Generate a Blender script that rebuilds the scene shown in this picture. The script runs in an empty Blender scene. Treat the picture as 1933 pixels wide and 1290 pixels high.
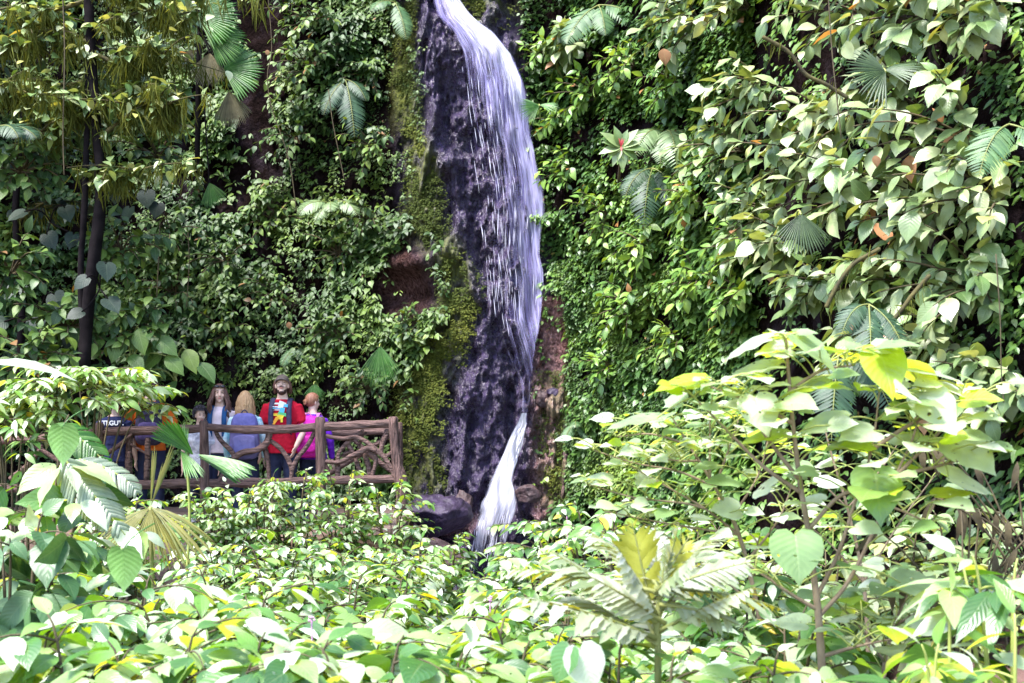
import bpy, math, random
import numpy as np
from mathutils import Vector, Matrix, Quaternion

# ------------------------------------------------------------------ frame
W, H = 1933.0, 1290.0
F, CX, HY, CZ = 2655.0, 966.5, 760.0, 2.4      # focal length in photo pixels, centre, horizon row, eye height
scene = bpy.context.scene
COL = scene.collection
random.seed(4)


def P(px, py, d):
    return np.array([(px - CX) / F * d, d, CZ - (py - HY) / F * d])


def Pl(pts, d):
    return [P(p[0], p[1], p[2] if len(p) > 2 else d) for p in pts]


# ------------------------------------------------------------------ noise
def _hash(ix, iy, iz, seed):
    h = (ix * 374761393 + iy * 668265263 + iz * 2147483647 + seed * 1274126177) & 0xFFFFFFFF
    h = ((h ^ (h >> 13)) * 1274126177) & 0xFFFFFFFF
    h = h ^ (h >> 16)
    return (h & 0xFFFF) / 65535.0


def vnoise(p, seed=0):
    p = np.asarray(p, float)
    i = np.floor(p).astype(np.int64)
    f = p - i
    f = f * f * (3 - 2 * f)
    out = 0
    for dx in (0, 1):
        wx = f[..., 0] if dx else 1 - f[..., 0]
        for dy in (0, 1):
            wy = f[..., 1] if dy else 1 - f[..., 1]
            for dz in (0, 1):
                wz = f[..., 2] if dz else 1 - f[..., 2]
                out = out + wx * wy * wz * _hash(i[..., 0] + dx, i[..., 1] + dy, i[..., 2] + dz, seed)
    return out


def fbm(p, oct=4, seed=0, gain=.5):
    p = np.asarray(p, float)
    a, s, n = 1.0, 0, 0
    for o in range(oct):
        s = s + a * vnoise(p * 2 ** o, seed + o * 17)
        n += a
        a *= gain
    return s / n


def v3(x, y, z):
    return np.stack(np.broadcast_arrays(x, y, z), -1).astype(float)


def norm(v):
    return v / np.maximum(np.linalg.norm(v, axis=-1, keepdims=True), 1e-9)


# ------------------------------------------------------------------ mesh builder
class MB:
    def __init__(s):
        s.V, s.Q, s.A, s.M, s.n = [], [], [], [], 0

    def add(s, v, q, a=None, m=0):
        v = np.asarray(v, float).reshape(-1, 3)
        q = np.asarray(q, np.int64).reshape(-1, 4)
        if a is None:
            a = np.zeros_like(v)
        s.V.append(v); s.Q.append(q + s.n); s.A.append(np.asarray(a, float).reshape(-1, 3))
        s.M.append(np.full(len(q), m, np.int32))
        s.n += len(v)

    def loft(s, rings, closed=True, rnd=0.0, m=0):
        """rings: (n, k, 3)"""
        rings = np.asarray(rings, float)
        n, k, _ = rings.shape
        v = rings.reshape(-1, 3)
        ii, jj = np.meshgrid(np.arange(n - 1), np.arange(k if closed else k - 1), indexing='ij')
        a = ii * k + jj
        b = ii * k + (jj + 1) % k
        q = np.stack([a, b, b + k, a + k], -1).reshape(-1, 4)
        u, t = np.meshgrid(np.linspace(0, 1, k), np.linspace(0, 1, n))
        s.add(v, q, np.stack([u.ravel(), t.ravel(), np.full(n * k, rnd)], -1), m)

    def tube(s, pts, r, sides=6, cap=True, rnd=None, flat=None, knob=0.0, m=0):
        pts = np.asarray(pts, float)
        n = len(pts)
        r = np.broadcast_to(np.asarray(r, float), (n,)).copy()
        tg = norm(np.gradient(pts, axis=0))
        if cap:
            pts = np.concatenate([[pts[0] - tg[0] * r[0] * .35], pts, [pts[-1] + tg[-1] * r[-1] * .35]])
            pts = np.concatenate([[pts[0]], pts, [pts[-1]]])
            r = np.concatenate([[r[0] * .02, r[0] * .65], r, [r[-1] * .65, r[-1] * .02]])
            tg = np.concatenate([tg[:1], tg[:1], tg, tg[-1:], tg[-1:]])
        up = np.array([0, 0, 1.0]) if abs(tg[0][2]) < .9 else np.array([0, 1.0, 0])
        rings = []
        x = norm(np.cross(up, tg[0]))
        ang = np.linspace(0, 2 * math.pi, sides, endpoint=False)
        for i in range(len(pts)):
            x = norm(x - tg[i] * np.dot(x, tg[i]))
            y = np.cross(tg[i], x)
            rr = r[i]
            k = 1.0
            if knob:
                k = 1 + knob * (fbm(v3(pts[i][0] * 6 + np.cos(ang) * 1.6, pts[i][1] * 6 + np.sin(ang) * 1.6, pts[i][2] * 6), 2, 3) - .5)
            fl = 1.0 if flat is None else flat
            rings.append(pts[i] + (np.cos(ang) * rr * k)[:, None] * x + (np.sin(ang) * rr * k * fl)[:, None] * y)
        s.loft(rings, True, random.random() if rnd is None else rnd, m)

    def ell(s, c, r, R=None, n=10, k=14, m=0):
        c = np.asarray(c, float)
        th = np.linspace(.02, math.pi - .02, n)
        ph = np.linspace(0, 2 * math.pi, k, endpoint=False)
        rings = np.stack([np.sin(th)[:, None] * np.cos(ph) * r[0], np.sin(th)[:, None] * np.sin(ph) * r[1],
                          (np.cos(th)[:, None] + 0 * ph) * r[2]], -1)
        if R is not None:
            rings = rings @ np.asarray(R).T
        s.loft(rings[::-1] + c, True, random.random(), m)

    def leaves(s, T, pos, dr, up, L, Wd=1.0, rnd=None, m=0):
        if len(T) == 3 and isinstance(T[0], tuple):          # several leaf shapes mixed
            pos = np.asarray(pos); pick = RNG.integers(0, 3, len(pos))
            if rnd is None: rnd = RNG.random(len(pos))
            for j in range(3):
                k = pick == j
                s.leaves(T[j], pos[k], np.asarray(dr)[k], np.asarray(up)[k], np.asarray(L)[k], Wd, np.asarray(rnd)[k], m)
            return
        tv, tq, ta = T
        pos = np.asarray(pos, float).reshape(-1, 3)
        n = len(pos)
        if n == 0:
            return
        y = norm(np.broadcast_to(np.asarray(dr, float), (n, 3)))
        up = np.broadcast_to(np.asarray(up, float), (n, 3))
        x = norm(np.cross(y, up))
        z = np.cross(x, y)
        L = np.broadcast_to(np.asarray(L, float), (n,))[:, None, None]
        Wd = np.broadcast_to(np.asarray(Wd, float), (n,))[:, None, None]
        v = pos[:, None] + L * (Wd * tv[None, :, :1] * x[:, None] + tv[None, :, 1:2] * y[:, None] + tv[None, :, 2:] * z[:, None])
        q = tq[None] + (np.arange(n) * len(tv))[:, None, None]
        a = np.repeat(ta[None], n, 0).copy()
        a[:, :, 2] = (RNG.random(n) if rnd is None else np.broadcast_to(rnd, (n,)))[:, None]
        s.add(v.reshape(-1, 3), q.reshape(-1, 4), a.reshape(-1, 3), m)

    def obj(s, name, mats, parent=None, origin=None, smooth=True):
        me = bpy.data.meshes.new(name)
        v = np.concatenate(s.V); q = np.concatenate(s.Q); a = np.concatenate(s.A); mm = np.concatenate(s.M)
        o0 = np.zeros(3)
        if parent is not None:
            o0 = np.array(world_loc(parent))
        elif origin is not None:
            o0 = np.asarray(origin, float)
        v = v - o0
        me.vertices.add(len(v)); me.vertices.foreach_set('co', v.astype(np.float32).ravel())
        me.loops.add(len(q) * 4); me.loops.foreach_set('vertex_index', q.astype(np.int32).ravel())
        me.polygons.add(len(q))
        me.polygons.foreach_set('loop_start', (np.arange(len(q)) * 4).astype(np.int32))
        me.polygons.foreach_set('loop_total', np.full(len(q), 4, np.int32))
        me.polygons.foreach_set('use_smooth', np.full(len(q), smooth))
        if not isinstance(mats, (list, tuple)):
            mats = [mats]
        for mt in mats:
            me.materials.append(mt)
        me.polygons.foreach_set('material_index', mm)
        at = me.attributes.new('luv', 'FLOAT_VECTOR', 'POINT')
        at.data.foreach_set('vector', a.astype(np.float32).ravel())
        me.update(calc_edges=True)
        o = bpy.data.objects.new(name, me)
        COL.objects.link(o)
        if parent is not None:
            o.parent = parent
        elif origin is not None:
            o.location = tuple(o0)
        return o


WL = {}


def world_loc(o):
    return WL.get(o.name, (0, 0, 0))


def tag(o, label=None, cat=None, group=None, kind=None):
    if label: o['label'] = label
    if cat: o['category'] = cat
    if group: o['group'] = group
    if kind: o['kind'] = kind
    return o


def thing(name, label, cat, loc, group=None):
    o = bpy.data.objects.new(name, None)
    COL.objects.link(o)
    o.empty_display_size = .1
    o.location = tuple(loc)
    WL[o.name] = tuple(loc)
    return tag(o, label, cat, group)


RNG = np.random.default_rng(7)


# ------------------------------------------------------------------ leaf templates (half width relative to length)
def tmpl(rows, fold=.25, curl=.18, across=1, wave=0.0):
    v, a = [], []
    k = 2 * across + 1
    for r in rows:
        tm, ts, w = r if len(r) == 3 else (r[0], r[0], r[1])
        for j in range(-across, across + 1):
            f = abs(j) / across
            x = j / across * w
            y = tm + (ts - tm) * f
            z = fold * abs(x) - curl * max(y, 0) ** 2 + wave * f * math.sin(y * 17 + (2 if j > 0 else 0)) - .5 * fold * f * f * w
            v.append((x, y, z)); a.append((.5 + .5 * j / across, min(max(tm, 0), 1), 0))
    q = []
    for i in range(len(rows) - 1):
        for j in range(k - 1):
            b = i * k + j
            q.append((b, b + 1, b + k + 1, b + k))
    return np.array(v), np.array(q), np.array(a, float)


T_SMALL = tmpl([(0, .02), (.3, .26), (.65, .2), (1, .01)], .3, .2)
T_HSM = tmpl([(0, -.08, .12), (.12, .1, .36), (.45, .45, .36), (.75, .76, .16), (1, 1, .01)], .2, .25)
T_NSM = tmpl([(0, .02), (.3, .13), (.65, .11), (1, .01)], .3, .35)
T_TINY = tmpl([(0, .05), (.45, .3), (1, .02)], .2, .2)
T_OVATE = tmpl([(0, .02), (.12, .17), (.3, .27), (.5, .28), (.7, .2), (.87, .09), (1, .006)], .35, .28)
T_BIGOV = tmpl([(0, .02), (.08, .14), (.2, .25), (.35, .31), (.5, .31), (.65, .26), (.8, .16), (.91, .06), (1, .005)], .3, .3, 2, .012)
T_LANCE = tmpl([(0, .015), (.15, .08), (.35, .125), (.55, .125), (.75, .08), (.9, .035), (1, .004)], .4, .35)
T_HEART = tmpl([(0, -.13, .13), (.03, -.1, .3), (.15, .08, .44), (.3, .27, .47), (.45, .44, .43), (.6, .6, .33), (.75, .76, .2), (.88, .88, .07), (1, 1, .004)], .16, .16, 2, .02)
T_PINNA = tmpl([(0, .02), (.3, .07), (.7, .05), (1, .005)], .2, .25)
T_LOBE = tmpl([(0, .15), (.25, .15), (.5, .13), (.62, .16), (.72, .1), (.86, .07), (1, .006)], .3, .35, 1)

# ------------------------------------------------------------------ materials


def newmat(name):
    m = bpy.data.materials.new(name)
    m.use_nodes = True
    nt = m.node_tree
    nt.nodes.clear()
    out = nt.nodes.new('ShaderNodeOutputMaterial')
    return m, nt, out


def nd(nt, typ, **kw):
    n = nt.nodes.new(typ)
    for k, v in kw.items():
        if k.startswith('_'):
            setattr(n, k[1:], v)
        else:
            n.inputs[k.replace('__', ' ')].default_value = v
    return n


def mth(nt, op, a, b=None, clamp=False):
    n = nt.nodes.new('ShaderNodeMath'); n.operation = op; n.use_clamp = clamp
    for i, x in enumerate((a, b)):
        if x is None: continue
        if isinstance(x, (int, float)): n.inputs[i].default_value = x
        else: nt.links.new(x, n.inputs[i])
    return n.outputs[0]


def mixc(nt, fac, a, b, mode='MIX'):
    n = nt.nodes.new('ShaderNodeMix'); n.data_type = 'RGBA'; n.blend_type = mode
    for s, x in ((0, fac), (6, a), (7, b)):
        if isinstance(x, (int, float)): n.inputs[s].default_value = x
        elif isinstance(x, tuple): n.inputs[s].default_value = (*x, 1) if len(x) == 3 else x
        else: nt.links.new(x, n.inputs[s])
    return n.outputs[2]


def ramp(nt, fac, stops, interp='LINEAR'):
    n = nt.nodes.new('ShaderNodeValToRGB')
    cr = n.color_ramp; cr.interpolation = interp
    while len(cr.elements) < len(stops): cr.elements.new(.5)
    for e, (p, c) in zip(cr.elements, stops):
        e.position = p; e.color = (*c, 1)
    nt.links.new(fac, n.inputs[0])
    return n.outputs[0]


def leaf_mat(name, stops, rough=.42, spec=.5, trans=.35, tcol=(1.5, 1.25, .35), vein=.3, under=None, holes=0.0, sheen=0.0):
    m, nt, out = newmat(name)
    L = nt.links.new
    at = nd(nt, 'ShaderNodeAttribute', _attribute_name='luv')
    sp = nt.nodes.new('ShaderNodeSeparateXYZ'); L(at.outputs['Vector'], sp.inputs[0])
    u, v, r = sp.outputs
    col = ramp(nt, r, stops)
    tc = nt.nodes.new('ShaderNodeTexCoord')
    ns = nd(nt, 'ShaderNodeTexNoise', Scale=9.0, Detail=3.0)
    L(tc.outputs['Object'], ns.inputs['Vector'])
    k = mth(nt, 'MULTIPLY_ADD', ns.outputs['Fac'], 1.1); nt.nodes[-1].inputs[2].default_value = .45
    hs = nt.nodes.new('ShaderNodeHueSaturation'); L(col, hs.inputs['Color']); L(k, hs.inputs['Value'])
    col = hs.outputs[0]
    au = mth(nt, 'ABSOLUTE', mth(nt, 'SUBTRACT', u, .5))
    mid = mth(nt, 'SUBTRACT', 1.0, mth(nt, 'MULTIPLY', au, 22.0), True)
    lat = mth(nt, 'SINE', mth(nt, 'MULTIPLY', mth(nt, 'SUBTRACT', mth(nt, 'MULTIPLY', v, 9.0), mth(nt, 'MULTIPLY', au, 5.0)), 6.283))
    latp = mth(nt, 'POWER', mth(nt, 'MULTIPLY_ADD', lat, .5), 6.0)
    nt.nodes[-2].inputs[2].default_value = .5
    vn = mth(nt, 'MAXIMUM', mid, mth(nt, 'MULTIPLY', latp, .35))
    base = mixc(nt, mth(nt, 'MULTIPLY', vn, vein), col, mixc(nt, .6, col, (.35, .42, .2)))
    if under:
        g = nt.nodes.new('ShaderNodeNewGeometry')
        base = mixc(nt, g.outputs['Backfacing'], base, under)
    b = nd(nt, 'ShaderNodeBsdfPrincipled', Roughness=rough)
    b.inputs['Specular IOR Level'].default_value = spec
    if sheen:
        b.inputs['Sheen Weight'].default_value = sheen
    L(base, b.inputs['Base Color'])
    bp = nd(nt, 'ShaderNodeBump', Strength=.22, Distance=.003)
    L(mth(nt, 'ADD', mth(nt, 'MULTIPLY', lat, .5), mth(nt, 'MULTIPLY', mid, -1.5)), bp.inputs['Height'])
    L(bp.outputs[0], b.inputs['Normal'])
    tr = nt.nodes.new('ShaderNodeBsdfTranslucent')
    L(mixc(nt, 1.0, base, tcol, 'MULTIPLY'), tr.inputs[0])
    mx = nd(nt, 'ShaderNodeMixShader', Fac=trans)
    L(b.outputs[0], mx.inputs[1]); L(tr.outputs[0], mx.inputs[2])
    sh = mx.outputs[0]
    if holes:
        vo = nd(nt, 'ShaderNodeTexNoise', Scale=38.0, Detail=1.0)
        L(tc.outputs['Object'], vo.inputs['Vector'])
        h = mth(nt, 'GREATER_THAN', vo.outputs['Fac'], 1 - holes)
        tp = nt.nodes.new('ShaderNodeBsdfTransparent')
        m2 = nt.nodes.new('ShaderNodeMixShader'); L(h, m2.inputs[0]); L(sh, m2.inputs[1]); L(tp.outputs[0], m2.inputs[2])
        sh = m2.outputs[0]
    L(sh, out.inputs[0])
    return m


def solid(name, c1, c2=None, rough=.8, scale=8.0, bump=.3, spec=.4, stretch=None, dist=.02, detail=5.0):
    m, nt, out = newmat(name)
    L = nt.links.new
    tc = nt.nodes.new('ShaderNodeTexCoord')
    vec = tc.outputs['Object']
    if stretch:
        mp = nt.nodes.new('ShaderNodeMapping'); mp.inputs['Scale'].default_value = stretch
        L(vec, mp.inputs[0]); vec = mp.outputs[0]
    ns = nd(nt, 'ShaderNodeTexNoise', Scale=scale, Detail=detail, Roughness=.6)
    L(vec, ns.inputs['Vector'])
    col = ramp(nt, ns.outputs['Fac'], [(.3, c1), (.7, c2 or c1)])
    b = nd(nt, 'ShaderNodeBsdfPrincipled', Roughness=rough)
    b.inputs['Specular IOR Level'].default_value = spec
    L(col, b.inputs['Base Color'])
    if bump:
        bp = nd(nt, 'ShaderNodeBump', Strength=bump, Distance=dist)
        L(ns.outputs['Fac'], bp.inputs['Height']); L(bp.outputs[0], b.inputs['Normal'])
    L(b.outputs[0], out.inputs[0])
    return m


G = lambda r, g, b: (r, g, b)
M_CREEP = leaf_mat('creeper_leaf', [(0, G(.012, .034, .009)), (.35, G(.028, .07, .014)), (.6, G(.062, .115, .018)), (.85, G(.11, .17, .025)), (.985, G(.17, .23, .03)), (1, G(.16, .08, .03))], .46, .4, .2)
M_CREEPR = leaf_mat('bank_leaf', [(0, G(.02, .055, .014)), (.35, G(.045, .11, .022)), (.65, G(.1, .19, .03)), (.9, G(.17, .26, .04)), (.99, G(.22, .3, .05)), (1, G(.35, .16, .06))], .36, .55, .22)
M_BROAD = leaf_mat('broad_leaf', [(0, G(.045, .095, .025)), (.3, G(.12, .19, .06)), (.6, G(.24, .31, .13)), (.85, G(.36, .4, .23)), (.95, G(.38, .39, .1)), (1, G(.42, .2, .1))], .38, .7, .25, vein=.35)
M_PALE = leaf_mat('pale_leaf', [(0, G(.02, .065, .016)), (.22, G(.055, .15, .03)), (.4, G(.12, .25, .04)), (.6, G(.25, .36, .13)), (.78, G(.37, .45, .31)), (.92, G(.44, .5, .42)), (.97, G(.3, .42, .03)), (1, G(.5, .38, .04))], .36, .8, .36, (1.8, 1.6, .06), vein=.3, holes=.24)
M_SAP = leaf_mat('sapling_leaf', [(0, G(.26, .38, .015)), (.16, G(.3, .4, .03)), (.2, G(.13, .23, .07)), (.5, G(.32, .4, .25)), (1, G(.48, .53, .46))], .36, .8, .42, (2.0, 1.8, .06), vein=.3, holes=.27)
M_LOBED = leaf_mat('silver_leaf', [(0, G(.1, .15, .05)), (.4, G(.25, .29, .18)), (1, G(.46, .48, .43))], .45, .6, .3, (1.5, 1.2, .1), vein=.3, under=G(.3, .31, .035))
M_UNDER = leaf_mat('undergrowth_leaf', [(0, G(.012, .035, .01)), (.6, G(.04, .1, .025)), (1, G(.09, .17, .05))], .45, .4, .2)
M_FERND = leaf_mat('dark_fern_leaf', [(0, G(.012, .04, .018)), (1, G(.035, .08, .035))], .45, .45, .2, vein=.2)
M_LIME = leaf_mat('lime_leaf', [(0, G(.04, .11, .02)), (.4, G(.11, .22, .035)), (.75, G(.2, .32, .05)), (.97, G(.28, .38, .09)), (1, G(.35, .16, .06))], .36, .6, .25)
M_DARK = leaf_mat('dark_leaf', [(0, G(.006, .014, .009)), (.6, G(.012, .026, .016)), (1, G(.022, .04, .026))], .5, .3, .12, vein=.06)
M_FERN = leaf_mat('fern_leaf', [(0, G(.03, .09, .03)), (1, G(.09, .17, .06))], .45, .5, .25, vein=.2)
M_FERNP = leaf_mat('pale_fern_leaf', [(0, G(.1, .17, .06)), (1, G(.22, .3, .14))], .4, .6, .25, vein=.2)
M_PALM = leaf_mat('palm_leaf', [(0, G(.03, .1, .015)), (.5, G(.06, .17, .025)), (1, G(.15, .26, .08))], .4, .6, .35, (.9, 1.5, .1), vein=0)
M_PALMG = leaf_mat('grey_palm_leaf', [(0, G(.02, .042, .013)), (1, G(.055, .09, .03))], .45, .5, .2, vein=0)
M_PALMD = leaf_mat('old_palm_leaf', [(0, G(.11, .095, .05)), (1, G(.22, .19, .11))], .6, .4, .25, vein=0)
M_PALMO = leaf_mat('olive_palm_leaf', [(0, G(.1, .12, .02)), (1, G(.27, .24, .06))], .5, .5, .3, vein=0)
M_PALMW = leaf_mat('pale_palm_leaf', [(0, G(.2, .26, .17)), (1, G(.33, .38, .28))], .38, .7, .3, vein=0)
M_MOSS = leaf_mat('moss', [(0, G(.022, .038, .008)), (.5, G(.058, .078, .012)), (1, G(.13, .14, .02))], .8, .2, .2, vein=0)
M_HMOSS = leaf_mat('hanging_moss', [(0, G(.03, .042, .008)), (.6, G(.09, .105, .018)), (1, G(.24, .25, .05))], .8, .2, .3, vein=0)
M_DRY = leaf_mat('dry_leaf', [(0, G(.12, .06, .03)), (1, G(.26, .13, .06))], .7, .3, .2, vein=.2)
M_PINK = leaf_mat('red_leaf', [(0, G(.5, .04, .05)), (1, G(.6, .1, .12))], .5, .4, .3, (1, 1, 1), vein=.2)
M_STEM = solid('green_stem', (.1, .13, .03), (.2, .2, .06), .6, 12)
M_TWIG = solid('brown_twig', (.035, .026, .015), (.1, .075, .035), .8, 14)
M_BARK = solid('dark_bark', (.003, .002, .003), (.012, .009, .01), .9, 7, .6, .08)
M_LOG = solid('weathered_log', (.02, .011, .012), (.25, .145, .125), .7, 4.5, 1, .3, (1.1, 9, 9), .05, 7)
M_LOGV = solid('weathered_post', (.02, .011, .012), (.25, .145, .125), .7, 4.5, 1, .3, (9, 9, 1.1), .05, 7)
M_SOIL = solid('red_soil', (.035, .02, .016), (.13, .07, .06), .9, 5, 1, .3, None, .06)
M_STONE = solid('purple_stone', (.01, .006, .014), (.055, .038, .075), .45, 9, .8, .25, None, .05)
M_STONEP = solid('pink_stone', (.02, .01, .011), (.08, .044, .048), .6, 11, .9, .5, None, .05)
M_DECK = solid('deck_planks', (.09, .06, .05), (.2, .14, .12), .85, 6, .5, .3, (1, 8, 1))

# ------------------------------------------------------------------ world, sun, camera
w = bpy.data.worlds.new('World'); scene.world = w; w.use_nodes = True
wn = w.node_tree; bg = wn.nodes['Background']
S = Vector((-.38, -.34, 1.0)).normalized()
sky = wn.nodes.new('ShaderNodeTexSky'); sky.sky_type = 'NISHITA'; sky.sun_disc = False
sky.sun_elevation = math.asin(S.z); sky.sun_rotation = math.atan2(S.x, S.y)
wn.links.new(sky.outputs[0], bg.inputs[0]); bg.inputs[1].default_value = .075
sl = bpy.data.lights.new('sun', 'SUN'); sl.energy = 1.5; sl.angle = math.radians(17); sl.color = (1, .975, .94)
so = bpy.data.objects.new('sun', sl); COL.objects.link(so); so.rotation_euler = S.to_track_quat('Z', 'Y').to_euler()
cam = bpy.data.cameras.new('camera'); co = bpy.data.objects.new('camera', cam); COL.objects.link(co)
co.location = (0, 0, CZ); co.rotation_euler = (math.radians(90), 0, 0)
cam.sensor_width = 36; cam.lens = 36 * F / W; cam.shift_y = (HY - H / 2) / W
cam.clip_start = .05; cam.clip_end = 200
cam.dof.use_dof = True; cam.dof.focus_distance = 16.5; cam.dof.aperture_fstop = 6.3
scene.camera = co
scene.view_settings.view_transform = 'Standard'; scene.view_settings.look = 'None'
scene.view_settings.exposure = 3.3; scene.view_settings.gamma = 1
scene.cycles.max_bounces = 8; scene.cycles.transparent_max_bounces = 16
try:
    scene.cycles.use_denoising = True
except Exception:
    pass

# ------------------------------------------------------------------ cliff
_kx = [-900, -500, 0, 300, 550, 780, 900, 1000, 1060, 1200, 1400, 1600, 1800, 1933, 2300, 2700, 3100]
_kd = [14, 17.5, 20.5, 21, 20.6, 19.8, 19.5, 19.6, 19.2, 17.4, 14.8, 12.6, 11, 10.2, 8.6, 7.4, 6.6]


def Dbase(px):
    px = np.asarray(px, float)
    return (np.interp(px - 40, _kx, _kd) + np.interp(px, _kx, _kd) + np.interp(px + 40, _kx, _kd)) / 3


def lean(px):
    return np.interp(px, [0, 800, 1000, 1400, 1900], [.1, .06, .06, .14, .2])


def bulge(px):
    return .45 * np.exp(-((np.asarray(px, float) - 890) / 120) ** 4)


def Dlow(px, z):
    return Dbase(px) + lean(px) * (z - 1) - bulge(px)


def cliff_pt(px, z, off=0.0):
    """point of the smooth cliff at bearing px and height z, moved 'off' metres towards the viewer side"""
    d = Dlow(px, z)
    q = v3((px - CX) / F * d, d, z)
    lump = .9 * (fbm(q * .7, 3, 11) - .5) * np.interp(px, [700, 800, 1050, 1150], [1, .35, .35, 1])
    d = d - off - lump
    return v3((px - CX) / F * d, d, z)


def z_of(px, py):
    z = np.full(np.shape(px), 3.0)
    for _ in range(4):
        z = CZ - (np.asarray(py, float) - HY) / F * Dlow(px, z)
    return z


XL = lambda py: np.interp(py, [-100, 0, 200, 380, 470, 540, 600, 660, 760, 900, 1010], [782, 785, 805, 800, 830, 872, 868, 840, 815, 815, 775])
XR = lambda py: np.interp(py, [-100, 0, 90, 200, 330, 460, 640, 800, 950, 1010], [945, 955, 970, 990, 1010, 1020, 1028, 1065, 1055, 1010])


def band(px, c, hw):
    return np.clip(1.25 - np.abs(px - c) / hw, 0, 1)


def moss_w(px, py):
    c = np.interp(py, [0, 100, 250, 300, 420, 500, 540, 600, 700, 800, 900, 960], [775, 755, 770, 800, 800, 850, 870, 860, 815, 785, 800, 820])
    hw = np.interp(py, [0, 60, 150, 300, 450, 540, 620, 750, 900], [15, 22, 30, 30, 48, 40, 45, 55, 40])
    a = band(px, c, hw) * ((py < 960) & (py > -80))
    b = band(px, 1050, 38) * ((py > 700) & (py < 960)) * .6
    c2 = band(px, 895, 60) * band(py, 10, 45) * (px > 870)
    d = band(px, 925, 60) * band(py, -10, 40)
    return np.maximum(np.maximum(a, b), np.maximum(c2 * .7, d))


# cliff mesh
cols = np.concatenate([np.linspace(-900, 640, 130), np.linspace(645, 1110, 240), np.linspace(1118, 3100, 150)])
rows = np.linspace(-1.2, 12.5, 430)
PXg, Zg = np.meshgrid(cols, rows)
Pg = cliff_pt(PXg, Zg)
PYg = HY - (Zg - CZ) / Pg[..., 1] * F
rockm = np.clip((PXg - XL(PYg) + 70) / 80, 0, 1) * np.clip((XR(PYg) + 30 - PXg) / 40, 0, 1)
q = Pg.copy(); q[..., 2] *= .28
rid = 1 - np.abs(2 * fbm(q * 2.2, 4, 5) - 1)
q2 = Pg.copy(); q2[..., 2] *= .6
blk = fbm(q2 * 5.5, 3, 31)
blk = np.floor(blk * 7) / 7 * .6 + blk * .4
fine = fbm(Pg * 14, 3, 9)
disp = rockm * (.8 * (rid - .72) + .75 * (blk - .5) + .22 * (fine - .5)) + (1 - rockm) * (.35 * (fbm(Pg * 1.6, 4, 77) - .5) + .08 * (fine - .5))
# hollow beneath the overhanging ledge left of the fall
cave = np.exp(-((PXg - 765) / 48) ** 2) * np.clip(1 - np.abs(PYg - 556) / 48, 0, 1) ** .5
lip = np.exp(-((PXg - 765) / 65) ** 2) * np.exp(-((PYg - 492) / 24) ** 2)
disp = disp - cave * .42 + lip * .3
ang = norm(np.stack([Pg[..., 0], Pg[..., 1], 0 * Zg], -1))
Pg = Pg - ang * disp[..., None]
mb = MB()
mm = moss_w(PXg, PYg)
redm = np.clip(1.3 * band(PXg, 1037, 36) * ((PYg > 560) & (PYg < 980)) + band(PXg, 850, 60) * band(PYg, 985, 30) + .45 * band(PXg, 765, 60) * band(PYg, 530, 60), 0, 1)
mb.loft(Pg, False)
mb.A[0] = np.stack([rockm.ravel(), mm.ravel(), redm.ravel()], -1)


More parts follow.
